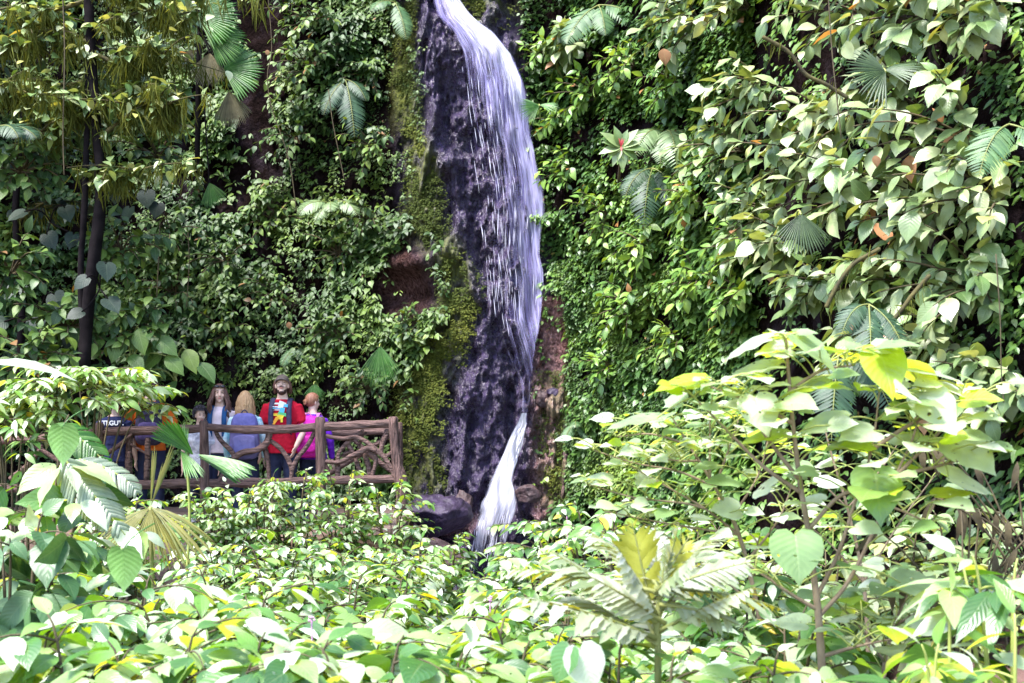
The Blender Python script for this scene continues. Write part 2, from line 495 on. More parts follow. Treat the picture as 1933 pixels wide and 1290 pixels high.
def cliff_material():
    m, nt, out = newmat('wet_cliff')
    L = nt.links.new
    at = nd(nt, 'ShaderNodeAttribute', _attribute_name='luv')
    sp = nt.nodes.new('ShaderNodeSeparateXYZ'); L(at.outputs['Vector'], sp.inputs[0])
    tc = nt.nodes.new('ShaderNodeTexCoord')
    n1 = nd(nt, 'ShaderNodeTexNoise', Scale=3.0, Detail=8.0, Roughness=.65); L(tc.outputs['Object'], n1.inputs['Vector'])
    n2 = nd(nt, 'ShaderNodeTexNoise', Scale=22.0, Detail=4.0, Roughness=.6); L(tc.outputs['Object'], n2.inputs['Vector'])
    mp = nt.nodes.new('ShaderNodeMapping'); mp.inputs['Scale'].default_value = (8, 8, .8); L(tc.outputs['Object'], mp.inputs[0])
    n3 = nd(nt, 'ShaderNodeTexNoise', Scale=1.6, Detail=6.0, Roughness=.7); L(mp.outputs[0], n3.inputs['Vector'])
    rock = ramp(nt, n3.outputs['Fac'], [(.3, (.016, .009, .024)), (.5, (.037, .022, .062)), (.75, (.075, .047, .125))])
    red = ramp(nt, n2.outputs['Fac'], [(.35, (.09, .035, .03)), (.65, (.45, .24, .22))])
    soil = ramp(nt, n1.outputs['Fac'], [(.3, (.004, .003, .0025)), (.7, (.019, .0115, .0115))])
    mossc = ramp(nt, n2.outputs['Fac'], [(.3, (.035, .045, .008)), (.7, (.15, .16, .02))])
    mask = mth(nt, 'ADD', sp.outputs[0], mth(nt, 'MULTIPLY', mth(nt, 'SUBTRACT', n1.outputs['Fac'], .5), .8), True)
    c = mixc(nt, mask, soil, rock)
    c = mixc(nt, mth(nt, 'MULTIPLY', sp.outputs[2], mth(nt, 'MULTIPLY', n1.outputs['Fac'], 1.5), True), c, red)
    mk = mth(nt, 'MULTIPLY', sp.outputs[1], mth(nt, 'MULTIPLY', mth(nt, 'SUBTRACT', n1.outputs['Fac'], .36), 5.0, True), True)
    c = mixc(nt, mk, c, mossc)
    b = nt.nodes.new('ShaderNodeBsdfPrincipled'); L(c, b.inputs['Base Color'])
    ro = mth(nt, 'ADD', mth(nt, 'MULTIPLY', mth(nt, 'SUBTRACT', 1.0, mask), .55), mth(nt, 'MULTIPLY_ADD', n2.outputs['Fac'], .3), True)
    nt.nodes[-2].inputs[2].default_value = .08
    L(mth(nt, 'MAXIMUM', ro, mth(nt, 'MULTIPLY', mk, .85)), b.inputs['Roughness'])
    L(mth(nt, 'MULTIPLY', mask, .7), b.inputs['Specular IOR Level'])
    bp = nd(nt, 'ShaderNodeBump', Strength=1.0, Distance=.07)
    L(mth(nt, 'ADD', mth(nt, 'MULTIPLY', n2.outputs['Fac'], .8), n3.outputs['Fac']), bp.inputs['Height'])
    L(bp.outputs[0], b.inputs['Normal'])
    L(b.outputs[0], out.inputs[0])
    return m


tag(mb.obj('cliff', cliff_material()), 'dark wet rock cliff and overgrown bank around the waterfall', kind='structure')

# ------------------------------------------------------------------ ground
gx, gy = np.meshgrid(np.linspace(-22, 14, 150), np.linspace(-6, 26, 130))
gz = np.interp(gy, [-6, 0, 4, 8, 12, 19, 26], [.8, .75, .45, .1, -.05, -.1, .2]) + .35 * (fbm(v3(gx * .9, gy * .9, 0 * gx), 4, 3) - .5)
gz += np.clip((np.abs(gx + .4) - 1.2) * .12, 0, .8) * np.clip((gy - 6) / 6, 0, 1)
mb = MB(); mb.loft(np.stack([gx, gy, gz], -1), False)
tag(mb.obj('ground', M_SOIL), 'dark reddish soil of the valley floor under the shrubs', kind='structure')


def ground_z(x, y):
    return float(np.interp(y, [-6, 0, 4, 8, 12, 19, 26], [.8, .75, .45, .1, -.05, -.1, .2])) + float(np.clip((abs(x + .4) - 1.2) * .12, 0, .8) * np.clip((y - 6) / 6, 0, 1))


# earth bank under the fence
bx, bt = np.meshgrid(np.linspace(-9.5, -1.05, 120), np.linspace(0, 1, 40))
prof_y = np.interp(bt, [0, .15, .3, .45, .55, 1], [14.2, 14.75, 15.0, 15.25, 15.6, 18.9])
prof_z = np.interp(bt, [0, .15, .3, .45, .55, 1], [-.3, .35, .75, .93, .97, .99])
endc = np.clip((-1.05 - bx) / .5, 0, 1) ** .5
lum = fbm(v3(bx * 1.5, prof_y * 1.5, prof_z * 2.5), 4, 21) - .5
by = prof_y - .8 * lum * (bt < .5) + (1 - endc) * .5
bz = -.35 + (prof_z + .35 + .12 * lum * (bt < .56)) * (.25 + .75 * endc)
mb = MB(); mb.loft(np.stack([bx, by, bz], -1), False)
tag(mb.obj('earth_bank', solid('bank_soil', (.045, .03, .025), (.22, .14, .11), .9, 4, 1, .3, None, .08)), 'brown earth bank carrying the viewing platform', kind='structure')
mb = MB()
sx, sy = np.meshgrid(np.linspace(-1.6, 1.2, 40), np.linspace(8, 19.3, 60))
mb.loft(np.stack([sx + .4 * np.sin(sy * .7), sy, -.02 + .05 * fbm(v3(sx * 4, sy * 4, 0 * sx), 3, 2)], -1), False)
tag(mb.obj('stream', solid('stream_water', (.04, .035, .06), (.2, .18, .26), .12, 5, .4, .6)), 'shallow stream running from the foot of the fall', kind='structure')

# ------------------------------------------------------------------ waterfall


WK = .73


def water_mat(name, su, sv, gain, col, rough=.35):
    m, nt, out = newmat(name)
    L = nt.links.new
    at = nd(nt, 'ShaderNodeAttribute', _attribute_name='luv')
    sp = nt.nodes.new('ShaderNodeSeparateXYZ'); L(at.outputs['Vector'], sp.inputs[0])
    cb = nt.nodes.new('ShaderNodeCombineXYZ')
    L(mth(nt, 'MULTIPLY', sp.outputs[0], su), cb.inputs[0]); L(mth(nt, 'MULTIPLY', sp.outputs[1], sv), cb.inputs[1])
    oi = nt.nodes.new('ShaderNodeObjectInfo'); L(mth(nt, 'MULTIPLY', oi.outputs['Random'], 50.0), cb.inputs[2])
    n1 = nd(nt, 'ShaderNodeTexNoise', Scale=1.0, Detail=6.0, Roughness=.68, Distortion=.3); L(cb.outputs[0], n1.inputs['Vector'])
    mpw = nt.nodes.new('ShaderNodeMapping'); mpw.inputs['Scale'].default_value = (.22, .6, 1); mpw.inputs['Location'].default_value = (3, 7, 5); L(cb.outputs[0], mpw.inputs[0])
    n0 = nd(nt, 'ShaderNodeTexNoise', Scale=1.0, Detail=4.0, Roughness=.6, Distortion=.6); L(mpw.outputs[0], n0.inputs['Vector'])
    nf = mth(nt, 'ADD', mth(nt, 'MULTIPLY', n1.outputs['Fac'], .55), mth(nt, 'MULTIPLY', n0.outputs['Fac'], .45))
    al = mth(nt, 'MULTIPLY', mth(nt, 'ADD', mth(nt, 'SUBTRACT', nf, 1.0), mth(nt, 'MULTIPLY', sp.outputs[2], WK)), gain, True)
    b = nd(nt, 'ShaderNodeBsdfPrincipled', Roughness=rough)
    b.inputs['Specular IOR Level'].default_value = .5
    L(ramp(nt, n1.outputs['Fac'], [(.35, tuple(c * .75 for c in col)), (.65, col)]), b.inputs['Base Color'])
    tr = nt.nodes.new('ShaderNodeBsdfTranslucent'); tr.inputs[0].default_value = (*col, 1)
    ms = nd(nt, 'ShaderNodeMixShader', Fac=.3); L(b.outputs[0], ms.inputs[1]); L(tr.outputs[0], ms.inputs[2])
    tp = nt.nodes.new('ShaderNodeBsdfTransparent')
    mx = nt.nodes.new('ShaderNodeMixShader'); L(al, mx.inputs[0]); L(tp.outputs[0], mx.inputs[1]); L(ms.outputs[0], mx.inputs[2])
    L(mx.outputs[0], out.inputs[0])
    return m


UP = np.array([(-140, 838, 856, .9, .9), (-60, 832, 860, .9, .9), (0, 814, 868, .9, .85), (30, 822, 890, .85, .92), (60, 842, 930, .78, .98), (100, 860, 964, .66, 1.0),
               (150, 866, 985, .5, 1.02), (200, 870, 996, .42, 1.0), (250, 876, 1004, .36, .97), (300, 884, 1012, .34, .93), (350, 892, 1024, .33, .97), (400, 898, 1027, .33, .98),
               (450, 903, 1021, .34, .98), (480, 906, 1019, .34, .98), (520, 910, 1026, .34, .98), (560, 913, 1025, .34, .98), (600, 918, 1022, .34, .96), (650, 935, 1012, .38, .88), (720, 965, 1003, .5, .74), (800, 980, 994, .65, .8)], float)
UP[:, 3] += .11 * ((UP[:, 0] > 120) & (UP[:, 0] < 700))
LO = np.array([(780, 984, 995, .8, 1.0), (800, 978, 994, 1.0, 1.15), (830, 962, 986, .95, 1.2), (870, 945, 976, .9, 1.2), (910, 925, 966, .85, 1.15), (950, 905, 972, .85, .95), (1000, 892, 965, .8, .7),
               (1040, 886, 955, .7, .62), (1090, 876, 945, .66, .62), (1150, 866, 930, .55, .55)], float)


def fall_xy(tab, py, u):
    l = np.interp(py, tab[:, 0], tab[:, 1]); r = np.interp(py, tab[:, 0], tab[:, 2])
    return l + (r - l) * u


def sheet(tab, off, seed, dd=0.0, nr=110, ncol=46, wob=4):
    py = np.linspace(tab[0, 0], tab[-1, 0], nr)[:, None]
    u = np.linspace(0, 1, ncol)[None]
    px = fall_xy(tab, py, u) + wob * (fbm(v3(u * 3 + 0 * py, py / 60, seed), 3, seed) - .5) * 2
    z = z_of(px, py + 0 * px)
    d = Dlow(px, z) - off - .25 * (fbm(v3(px / 30, py / 140, seed), 3, seed + 3) - .5)
    z = CZ - (py - HY) / F * d
    pos = v3((px - CX) / F * d, d, z)
    den = np.interp(py, tab[:, 0], tab[:, 3]) + (np.interp(py, tab[:, 0], tab[:, 4]) - np.interp(py, tab[:, 0], tab[:, 3])) * u ** .8
    edge = np.clip(np.minimum(u * 6, (1 - u) * 14 + .35), 0, 1)
    den = den * (.55 + .45 * edge) + dd
    wm = (np.interp(py, tab[:, 0], tab[:, 2]) - np.interp(py, tab[:, 0], tab[:, 1])) / 135
    b = MB(); b.loft(pos, False)
    b.A[0] = np.stack([(u * wm + .35 * u).ravel(), (z + 0 * u).ravel(), den.ravel()], -1)
    return b


M_WA = water_mat('falling_water', 30, 1.5, 3.4, (.66, .6, .96))
M_WB = water_mat('water_veil', 44, 1.0, 2.4, (.48, .4, .88))
M_WC = water_mat('white_water', 22, 2.6, 4.0, (.82, .8, .92), .5)
wf = thing('waterfall', 'tall white waterfall plunging down the dark wet rock column', 'waterfall', P(900, 1010, 18.6))
up = MB()
s1 = sheet(UP, .34, 3, -.05)
up.add(np.concatenate(s1.V), np.concatenate(s1.Q), np.concatenate(s1.A), 0)
s2 = sheet(UP, .22, 9, -.02)
up.add(np.concatenate(s2.V), np.concatenate(s2.Q), np.concatenate(s2.A), 1)
T2 = UP.copy(); T2[:, 1] += (T2[:, 2] - T2[:, 1]) * .35
T2 = T2[T2[:, 0] < 580]; T2[:, 3:] -= np.clip((T2[:, 0:1] - 100) / 300, 0, 1) * .6
s3 = sheet(T2, .46, 14, -.02)
up.add(np.concatenate(s3.V), np.concatenate(s3.Q), np.concatenate(s3.A), 2)
up.obj('upper_fall', [M_WA, M_WB, M_WC], wf)
lo = MB()
for off, sd, m_ in ((.5, 5, 0), (.62, 8, 0)):
    s_ = sheet(LO, off, sd, .05, 60, 30, 6)
    lo.add(np.concatenate(s_.V), np.concatenate(s_.Q), np.concatenate(s_.A), m_)
lo.obj('lower_cascade', [M_WC], wf)
# threads and flying drops
st = MB()
def threads(tab, n, umin, umax, off, lmin, lmax, wmin, wmax, ymin, ymax):
    for _ in range(n):
        u = umin + (umax - umin) * RNG.random(); y0 = ymin + (ymax - ymin) * RNG.random(); ln = lmin + (lmax - lmin) * RNG.random()
        ys = np.linspace(y0, min(y0 + ln, tab[-1, 0]), 7)
        px = fall_xy(tab, ys, u) + 2.5 * (fbm(v3(ys / 25, u * 40, 0), 2, 3) - .5)
        z = z_of(px, ys); d = Dlow(px, z) - off - .2 * RNG.random()
        c = v3((px - CX) / F * d, d, CZ - (ys - HY) / F * d)
        wd = (wmin + (wmax - wmin) * RNG.random()) * np.sin(np.linspace(.15, math.pi - .15, 7))
        st.tube(c, wd, 4, False)
threads(UP, 110, .06, .6, .3, 12, 45, .0012, .003, 110, 600)
threads(UP, 60, .3, .95, .45, 12, 45, .0015, .0035, 60, 560)
threads(LO, 90, .05, .95, .62, 8, 30, .002, .005, 790, 1060)
st.obj('water_threads', solid('white_drops', (.72, .68, .9), (.85, .82, .95), .3, 4, 0), wf)['kind'] = 'stuff'

# ------------------------------------------------------------------ cliff creepers (uncountable)


def creepers(px, py, size, T, per, off0, off1, down=.7, jit=.7):
    z = z_of(px, py)
    cl = fbm(v3(px / 70.0, py / 70.0, 0 * px), 3, 41)
    off = off0 + (off1 - off0) * np.clip((cl - .3) * 2.2, 0, 1) * RNG.random(len(px)) ** .5
    c = cliff_pt(px, z, off)
    c = np.repeat(c, per, 0)
    n = len(c)
    sl = (Dbase(px + 15) - Dbase(px - 15)) / (30 / F * Dbase(px))
    nr = norm(v3(sl, -np.ones_like(sl), .0 * sl)); nr = np.repeat(nr, per, 0)
    side = norm(np.cross(nr, [0, 0, 1]))
    sz = np.repeat(size, per) * (.65 + .7 * RNG.random(n))
    a = (RNG.random(n) * 2 - 1)
    dr = nr * (.35 + .5 * RNG.random(n))[:, None] + side * (a * 1.1)[:, None] + np.array([0, 0, -1]) * (down * (.2 + RNG.random(n)))[:, None]
    pos = c + side * (a * sz * .4)[:, None] + RNG.normal(0, .4, (n, 3)) * sz[:, None] * .9
    up = nr * .55 + np.array([0, 0, 1]) * .8 + RNG.normal(0, .35 * jit, (n, 3))
    rn = np.clip(np.repeat(np.clip((fbm(v3(px / 90.0, py / 90.0, 5), 3, 8) - .5) * 1.6 + .5, 0, 1), per) * .6 + RNG.random(n) * .4, 0, .97)
    rn = np.where(RNG.random(n) < .004, 1.0, rn)
    return T, pos, dr, up, sz, 1.0, rn


def bare(px, py):
    """chance that a sprig survives at this bearing/height"""
    k = np.ones_like(px)
    soft = 22 * (fbm(v3(px / 25.0, py / 25.0, 1), 2, 2) - .5) * 2
    inrock = (px > XL(py) - 8 + soft) & (px < XR(py) - 6 + soft * .6)
    k = np.where(inrock, 0.0, k)
    k = np.where((px > 1000) & (px < 1068) & (py > 560) & (py < 930), .07, k)
    k = np.where(((px - 765) / 62) ** 2 + ((py - 545) / 62) ** 2 < 1, .04, k)
    k = np.where((px > 440) & (px < 525 + soft) & (py < 330 + soft), .06, k)
    k = np.where(((px - 430) / 55) ** 2 + ((py - 350) / 60) ** 2 < 1, .15, k)
    k = k * (1 - .93 * np.clip(moss_w(px, py) * 1.2, 0, 1))
    return k


def scatter(n, x0, x1, y0, y1, extra=None):
    px = x0 + (x1 - x0) * RNG.random(n); py = y0 + (y1 - y0) * RNG.random(n)
    k = bare(px, py) * np.clip((fbm(v3(px / 38.0, py / 38.0, 3), 3, 19) - .3) * 5.0, .05, 1)
    if extra is not None: k = k * extra(px, py)
    s = RNG.random(n) < k
    return px[s], py[s]


mb = MB()
px, py = scatter(30000, -350, 900, -330, 1010)
mb.leaves(*creepers(px, py, .046 + .05 * np.clip((fbm(v3(px / 110.0, py / 110.0, 2), 2, 5) - .4) * 3.5, 0, 1), (T_SMALL, T_HSM, T_NSM), 6, .02, .5))
tag(mb.obj('creeper_leaves', M_CREEP), 'small glossy green creeper leaves carpeting the cliff left of the waterfall', 'creeper', kind='stuff')
mb = MB()
px, py = scatter(15000, 985, 1420, -330, 1010)
mb.leaves(*creepers(px, py, np.interp(px, [1000, 1200, 1420], [.06, .075, .095]) * (.7 + .7 * fbm(v3(px / 80.0, py / 80.0, 2), 2, 6)), (T_SMALL, T_HSM, T_HSM), 5, .02, .45))
px, py = scatter(9000, 1380, 2700, -500, 1500)
mb.leaves(*creepers(px, py, np.full(len(px), .085), T_SMALL, 5, .02, .5))
tag(mb.obj('bank_creeper_leaves', M_CREEPR), 'yellowish green creeper leaves covering the bank right of the waterfall', 'creeper', kind='stuff')
# moss tufts
n = 75000
px = 690 + 420 * RNG.random(n); py = -80 + 1060 * RNG.random(n)
k = moss_w(px, py) * np.clip((fbm(v3(px / 22.0, py / 30.0, 3), 3, 63) - .33) * 5, 0, 1)
s = RNG.random(n) < k
px, py = px[s], py[s]
mb = MB()
mb.leaves(*creepers(px, py, np.full(len(px), .027), T_TINY, 4, .03, .2, .5, 1))
tag(mb.obj('cliff_moss', M_MOSS), 'yellow green moss growing down the rock beside the waterfall', 'moss', kind='stuff')
# tiny leaved mat on lower right cliff
n = 9000
px = 1050 + 330 * RNG.random(n); py = 500 + 450 * RNG.random(n)
k = np.clip((fbm(v3(px / 45.0, py / 45.0, 9), 3, 88) - .36) * 5, .1, 1) * bare(px, py)
s = RNG.random(n) < k
px, py = px[s], py[s]
mb = MB()
mb.leaves(*creepers(px, py, np.full(len(px), .045), T_TINY, 5, .1, .4, .6, 1))
tag(mb.obj('fine_creeper', M_CREEP), 'fine tiny-leaved creeper mat low on the bank right of the fall', 'creeper', kind='stuff')


# ------------------------------------------------------------------ plant generators
def bez(p0, p1, p2, n):
    t = np.linspace(0, 1, n)[:, None]
    return (1 - t) ** 2 * np.asarray(p0) + 2 * t * (1 - t) * np.asarray(p1) + t * t * np.asarray(p2)


def shrub(name, label, cat, base, h, rad, L, T, mat, nst=9, twigs=4, per=6, Wd=1.0, droop=.35, group=None, stemm=None, lean_=(0, 0), seed=0, rlo=0.0, rhi=.97, tiltj=.3, first=.35, odd=.01, tw0=.35, dome=.35):
    r = np.random.default_rng(seed + 1000)
    base = np.asarray(base, float)
    root = thing(name, label, cat, base, group)
    sm, fm = MB(), MB()
    pos, dr, up, ll = [], [], [], []
    for i in range(nst):
        a = (i + r.random()) / nst * 2 * math.pi
        rr = rad * math.sqrt(.08 + .92 * ((i * .618) % 1.0)) * (.8 + .3 * r.random())
        out = np.array([math.cos(a), math.sin(a), 0])
        top = h * (1 - dome * (rr / rad) ** 2) * (.88 + .16 * r.random())
        b0 = base + out * .06 + r.normal(0, .03, 3) * [1, 1, 0]
        e = base + out * rr + np.array([lean_[0], lean_[1], top])
        c = base + out * rr * .35 + np.array([lean_[0] * .3, lean_[1] * .3, top * .95])
        cv = bez(b0, c, e, 10)
        sm.tube(cv, np.linspace(.004 + .006 * h, .003, 10), 5)
        tw = [(cv, first)]
        for k in range(twigs):
            t = tw0 + (.95 - tw0) * (k + r.random()) / twigs
            p = cv[int(t * 9)]
            aa = a + (1 if k % 2 else -1) * (.5 + 1.0 * r.random())
            o2 = np.array([math.cos(aa), math.sin(aa), 0])
            l2 = rad * (.35 + .35 * r.random())
            cv2 = bez(p, p + o2 * l2 * .5 + [0, 0, .25 * l2], p + o2 * l2 + [0, 0, (.12 - .2 * r.random()) * l2], 7)
            sm.tube(cv2, np.linspace(.005, .002, 7), 4)
            tw.append((cv2, .25))
        for cv_, f in tw:
            m = len(cv_)
            tg = norm(np.gradient(cv_, axis=0))
            for k in range(per):
                t = f + (1 - f) * (k + .6) / per
                x = min(t * (m - 1), m - 1.001); i0 = int(x); fr = x - i0
                p = cv_[i0] * (1 - fr) + cv_[i0 + 1] * fr
                tgv = tg[i0]
                side = norm(np.cross(tgv, [0, 0, 1.0]) + 1e-6) * (1 if k % 2 else -1)
                if k == per - 1:
                    d_ = tgv
                else:
                    d_ = tgv * .55 + side * (.8 + .3 * r.random())
                d_ = norm(d_) * [1, 1, .45] + np.array([0, 0, -droop * (r.random() * 1.4 - .1)]) + r.normal(0, .12, 3)
                pos.append(p + d_ * .15 * L); dr.append(d_)
                up.append(np.array([0, -.22, 1.0]) + r.normal(0, tiltj, 3))
                ll.append(L * (.55 + .65 * r.random()) * (.65 if k == per - 1 else 1))
    n = len(pos)
    rn = rlo + (rhi - rlo) * r.random(n)
    rn = np.where(r.random(n) < odd, 1.0, rn)
    fm.leaves(T, pos, dr, up, ll, Wd * (.85 + .3 * r.random(n)), rn)
    sm.obj('stems', stemm or M_TWIG, root)
    fm.obj('foliage', mat, root)
    return root


def fg(name, label, cat, px, d, top, rad, L, T=T_OVATE, mat=None, **kw):
    """a shrub standing on the ground at bearing px and distance d whose top reaches photo row 'top'"""
    x = (px - CX) / F * d
    z0 = ground_z(x, d) - .05
    ztop = CZ - (top - HY) / F * d
    return shrub(name, label, cat, (x, d, z0), max(.3, ztop - z0), rad, L, T, mat or M_PALE, seed=int(px * 7 + d * 31), **kw)


def fan(mb, hub, axis, normal, R, spread, nseg=26, split=.75, droop=.25, seed=0, m=0, fold=.03):
    """pleated palmate blade: segments radiating from a hub, tips drooping"""
    r = np.random.default_rng(seed)
    axis = norm(np.asarray(axis, float)); normal = norm(np.asarray(normal, float) - axis * np.dot(normal, axis))
    side = np.cross(axis, normal)
    rs = np.array([.03, .25, .5, .75, .9, 1.0])
    for i in range(nseg):
        a0 = -spread / 2 + spread * i / nseg; a1 = a0 + spread / nseg; am = (a0 + a1) / 2
        Ri = R * (1 - .12 * (am / (spread / 2)) ** 2) * (.93 + .1 * r.random())
        dz = droop * (.8 + .4 * r.random())
        ring = []
        for t in rs:
            wf_ = 1 if t < split else max(.05, 1 - (t - split) / (1 - split))
            row = []
            for a, k in ((am - (am - a0) * wf_, -1), (am, 1), (am + (a1 - am) * wf_, -1)):
                dirv = axis * math.cos(a) + side * math.sin(a)
                p = np.asarray(hub) + dirv * Ri * t + normal * (k * fold * t * wf_) * R - normal * 0
                p = p - np.array([0, 0, 1]) * dz * R * t ** 2.2
                row.append(p)
            ring.append(row)
        mb.loft(ring, False, r.random() * .6 + .3 * (i % 2), m)


def frond(sm, fm, base, d0, L, seed, drop=.6, npin=22, pl=.3, normal=(0, 0, 1)):
    r = np.random.default_rng(seed)
    base = np.asarray(base, float); d0 = norm(np.asarray(d0, float))
    cv = bez(base, base + d0 * L * .55, base + d0 * L * .8 + np.array([0, 0, -drop * L]), 16)
    sm.tube(cv, np.linspace(.008 * L + .003, .002, 16), 4)
    tg = norm(np.gradient(cv, axis=0))
    pos, dr, up, ll = [], [], [], []
    nn = np.asarray(normal, float)
    for k in range(npin):
        t = .15 + .85 * k / npin
        x = t * 15; i0 = min(int(x), 14); f = x - i0
        p = cv[i0] * (1 - f) + cv[i0 + 1] * f
        lp = L * pl * math.sin(math.pi * (.12 + .86 * t)) ** .8
        nrm = norm(nn - tg[i0] * np.dot(nn, tg[i0]) + 1e-6)
        sd = np.cross(tg[i0], nrm)
        for s_ in (-1, 1):
            pos.append(p); dr.append(sd * s_ + tg[i0] * .45 + r.normal(0, .05, 3) + np.array([0, 0, -.15])); up.append(nrm); ll.append(lp)
    fm.leaves(T_PINNA, pos, dr, up, ll, 1.15, None)


def fern(label, px, py, off, specs, group=None, name='fern', d=None, mat=None):
    """specs: list of (dx,dy(toward viewer),dz, length, drop)"""
    z = float(z_of(np.array([px]), np.array([py]))[0])
    if d is None:
        b = cliff_pt(np.array([float(px)]), np.array([z]), off)[0]
        b = P(px, py, b[1])
    else:
        b = P(px, py, d)
    root = thing(name, label, 'fern', b, group)
    sm, fm = MB(), MB()
    for i, (dx, dy, dz, L, dp) in enumerate(specs):
        frond(sm, fm, b, (dx, -dy, dz), L, int(px + py + i * 7), dp, normal=(0, -.6, .8))
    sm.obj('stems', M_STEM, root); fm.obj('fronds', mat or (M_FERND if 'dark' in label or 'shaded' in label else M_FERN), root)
    return root

# ------------------------------------------------------------------ viewing platform and rustic fence
DF = 16.0                                # distance of the fence
DZ = .985                                # height of the platform boards
dk = thing('viewing_platform', 'plank viewing platform behind the log fence where the people stand', 'platform', (-5, 17, DZ))
mb = MB()
for i in range(17):
    y = 15.75 + i * .19
    v = np.array([[x, yy, zz] for x in (-9.4, -1.25) for yy in (y, y + .18) for zz in (DZ - .06 + .004 * (i % 3), DZ + .004 * (i % 3))])
    mb.add(v, [(0, 1, 3, 2), (4, 6, 7, 5), (0, 4, 5, 1), (2, 3, 7, 6), (1, 5, 7, 3), (0, 2, 6, 4)])
mb.obj('deck', M_DECK, dk, smooth=False)

fe = thing('log_fence', 'rustic fence of weathered grey brown logs with twisted branch lattice along the platform', 'fence', P(400, 980, DF))


def log(name, pts, r, mat=M_LOG, d=DF, kn=.5, sides=12, sub=5):
    p = np.array(Pl(pts, d))
    t = np.linspace(0, 1, len(p)); tt = np.linspace(0, 1, (len(p) - 1) * sub + 1)
    # catmull-rom through the traced points
    out = []
    pe = np.concatenate([[2 * p[0] - p[1]], p, [2 * p[-1] - p[-2]]])
    for x in tt:
        f = x * (len(p) - 1); i = min(int(f), len(p) - 2); f -= i
        a, b, c, e = pe[i:i + 4]
        out.append(.5 * ((2 * b) + (c - a) * f + (2 * a - 5 * b + 4 * c - e) * f * f + (3 * b - a - 3 * c + e) * f ** 3))
    out = np.array(out)
    rr = np.interp(tt, np.linspace(0, 1, len(np.atleast_1d(r))), np.atleast_1d(r)) * (1 + .16 * (vnoise(out * 7, 5) - .5) * 2)
    b = MB(); b.tube(out, rr, sides, True, None, None, kn)
    return b.obj(name, mat, fe)


for pts in ([(-170, 838), (-60, 834), (60, 829), (180, 818)], [(186, 815), (290, 813), (383, 809)], [(388, 806), (450, 811), (530, 811), (604, 806)], [(606, 805), (680, 803), (745, 798)]):
    log('top_rail', pts, [.046, .052, .048, .05])
for x, y0, y1, r, xt in ((-60, 818, 985, .07, 0), (187, 801, 985, .07, 1), (384, 797, 985, .068, 2), (604, 790, 985, .062, 2)):
    log('post', [(x, y0), (x + xt, (y0 + y1) / 2), (x + xt, y1)], [.055, .05, r * .78], M_LOGV, DF - .02)
log('post', [(742, 790), (745, 840), (750, 880), (757, 912), (758, 960)], [.058, .05, .056, .072, .07], M_LOGV, DF - .02)
for pts in ([(-170, 925), (60, 922), (187, 918)], [(187, 917), (290, 915), (384, 911)], [(346, 916), (440, 911), (530, 910), (600, 906)], [(604, 908), (680, 906), (757, 903)]):
    log('bottom_rail', pts, [.046, .052, .046], d=DF + .01)
Z3 = lambda L_: [(560 + x / 8.054, 770 + y / 8.054) for x, y in L_]
Z2 = lambda L_: [(360 + x / 6.45, 690 + y / 6.45) for x, y in L_]
Z1 = lambda L_: [(160 + x / 8.054, 740 + y / 8.054) for x, y in L_]
for pts, r, d in (
        (Z3([(450, 430), (700, 470), (900, 445), (1050, 510), (1180, 620), (1320, 740), (1430, 900), (1500, 1060)]), [.034, .032, .04, .038, .036], DF - .01),
        (Z3([(1010, 350), (860, 450), (720, 580), (640, 700), (625, 840)]), [.028, .034, .032, .036], DF + .03),
        (Z3([(440, 820), (640, 830), (820, 740), (950, 680), (1080, 610), (1200, 650)]), [.03, .036, .044, .03], DF - .03),
        (Z3([(620, 800), (625, 1000), (620, 1090)]), [.04, .044], DF + .02),
        (Z3([(780, 550), (860, 690), (930, 880), (1000, 1060)]), [.042, .034, .036], DF + .05),
        (Z3([(1080, 690), (1200, 730), (1190, 880), (1140, 1060)]), [.03, .034, .036], DF + .02),
        (Z3([(1390, 350), (1310, 520), (1275, 700)]), [.05, .042, .034], DF + .03),
        (Z3([(1310, 730), (1380, 725), (1450, 680)]), [.036, .03, .034], DF + .02),
        (Z3([(1030, 690), (1080, 850), (1120, 1080)]), [.04, .038], DF + .06),
        (Z3([(690, 740), (760, 680), (830, 660)]), [.028, .026], DF + .07),
        (Z3([(1060, 370), (985, 450), (940, 620)]), [.026, .02], DF + .09),
        (Z2([(965, 780), (950, 890), (905, 970), (800, 1030), (640, 1060), (540, 1130), (490, 1290), (480, 1430)]), [.05, .05, .046, .036], DF),
        (Z2([(945, 900), (1060, 985), (1130, 1060), (1190, 1150), (1230, 1290), (1235, 1430)]), [.04, .036, .03], DF + .03),
        (Z2([(1530, 760), (1430, 960), (1310, 1115), (1240, 1260), (1215, 1430)]), [.034, .036, .036], DF + .02),
        (Z2([(895, 975), (930, 1120), (950, 1290), (955, 1430)]), [.036, .04], DF + .05),
        (Z2([(290, 760), (330, 870), (410, 960), (500, 1050), (560, 1200), (580, 1430)]), [.036, .03], DF + .02),
        ([(428, 886), (417, 902), (404, 930)], [.035, .03], DF - .02),
        ([(245, 822), (244, 850), (243, 905)], [.055, .05], DF + .02),
        ([(279, 828), (279, 860), (277, 905)], [.05, .042], DF + .02),
        (Z1([(330, 940), (540, 800), (720, 640)]), [.04, .034, .024], DF - .03),
        (Z1([(700, 800), (850, 890), (980, 960)]), [.022, .018], DF - .02),
        ([(60, 835), (110, 870), (170, 905)], [.036, .03], DF), ([(20, 905), (60, 870), (80, 840)], [.036, .03], DF)):
    log('brace', pts, [x * .74 for x in r], M_LOG, d, .8, 9)
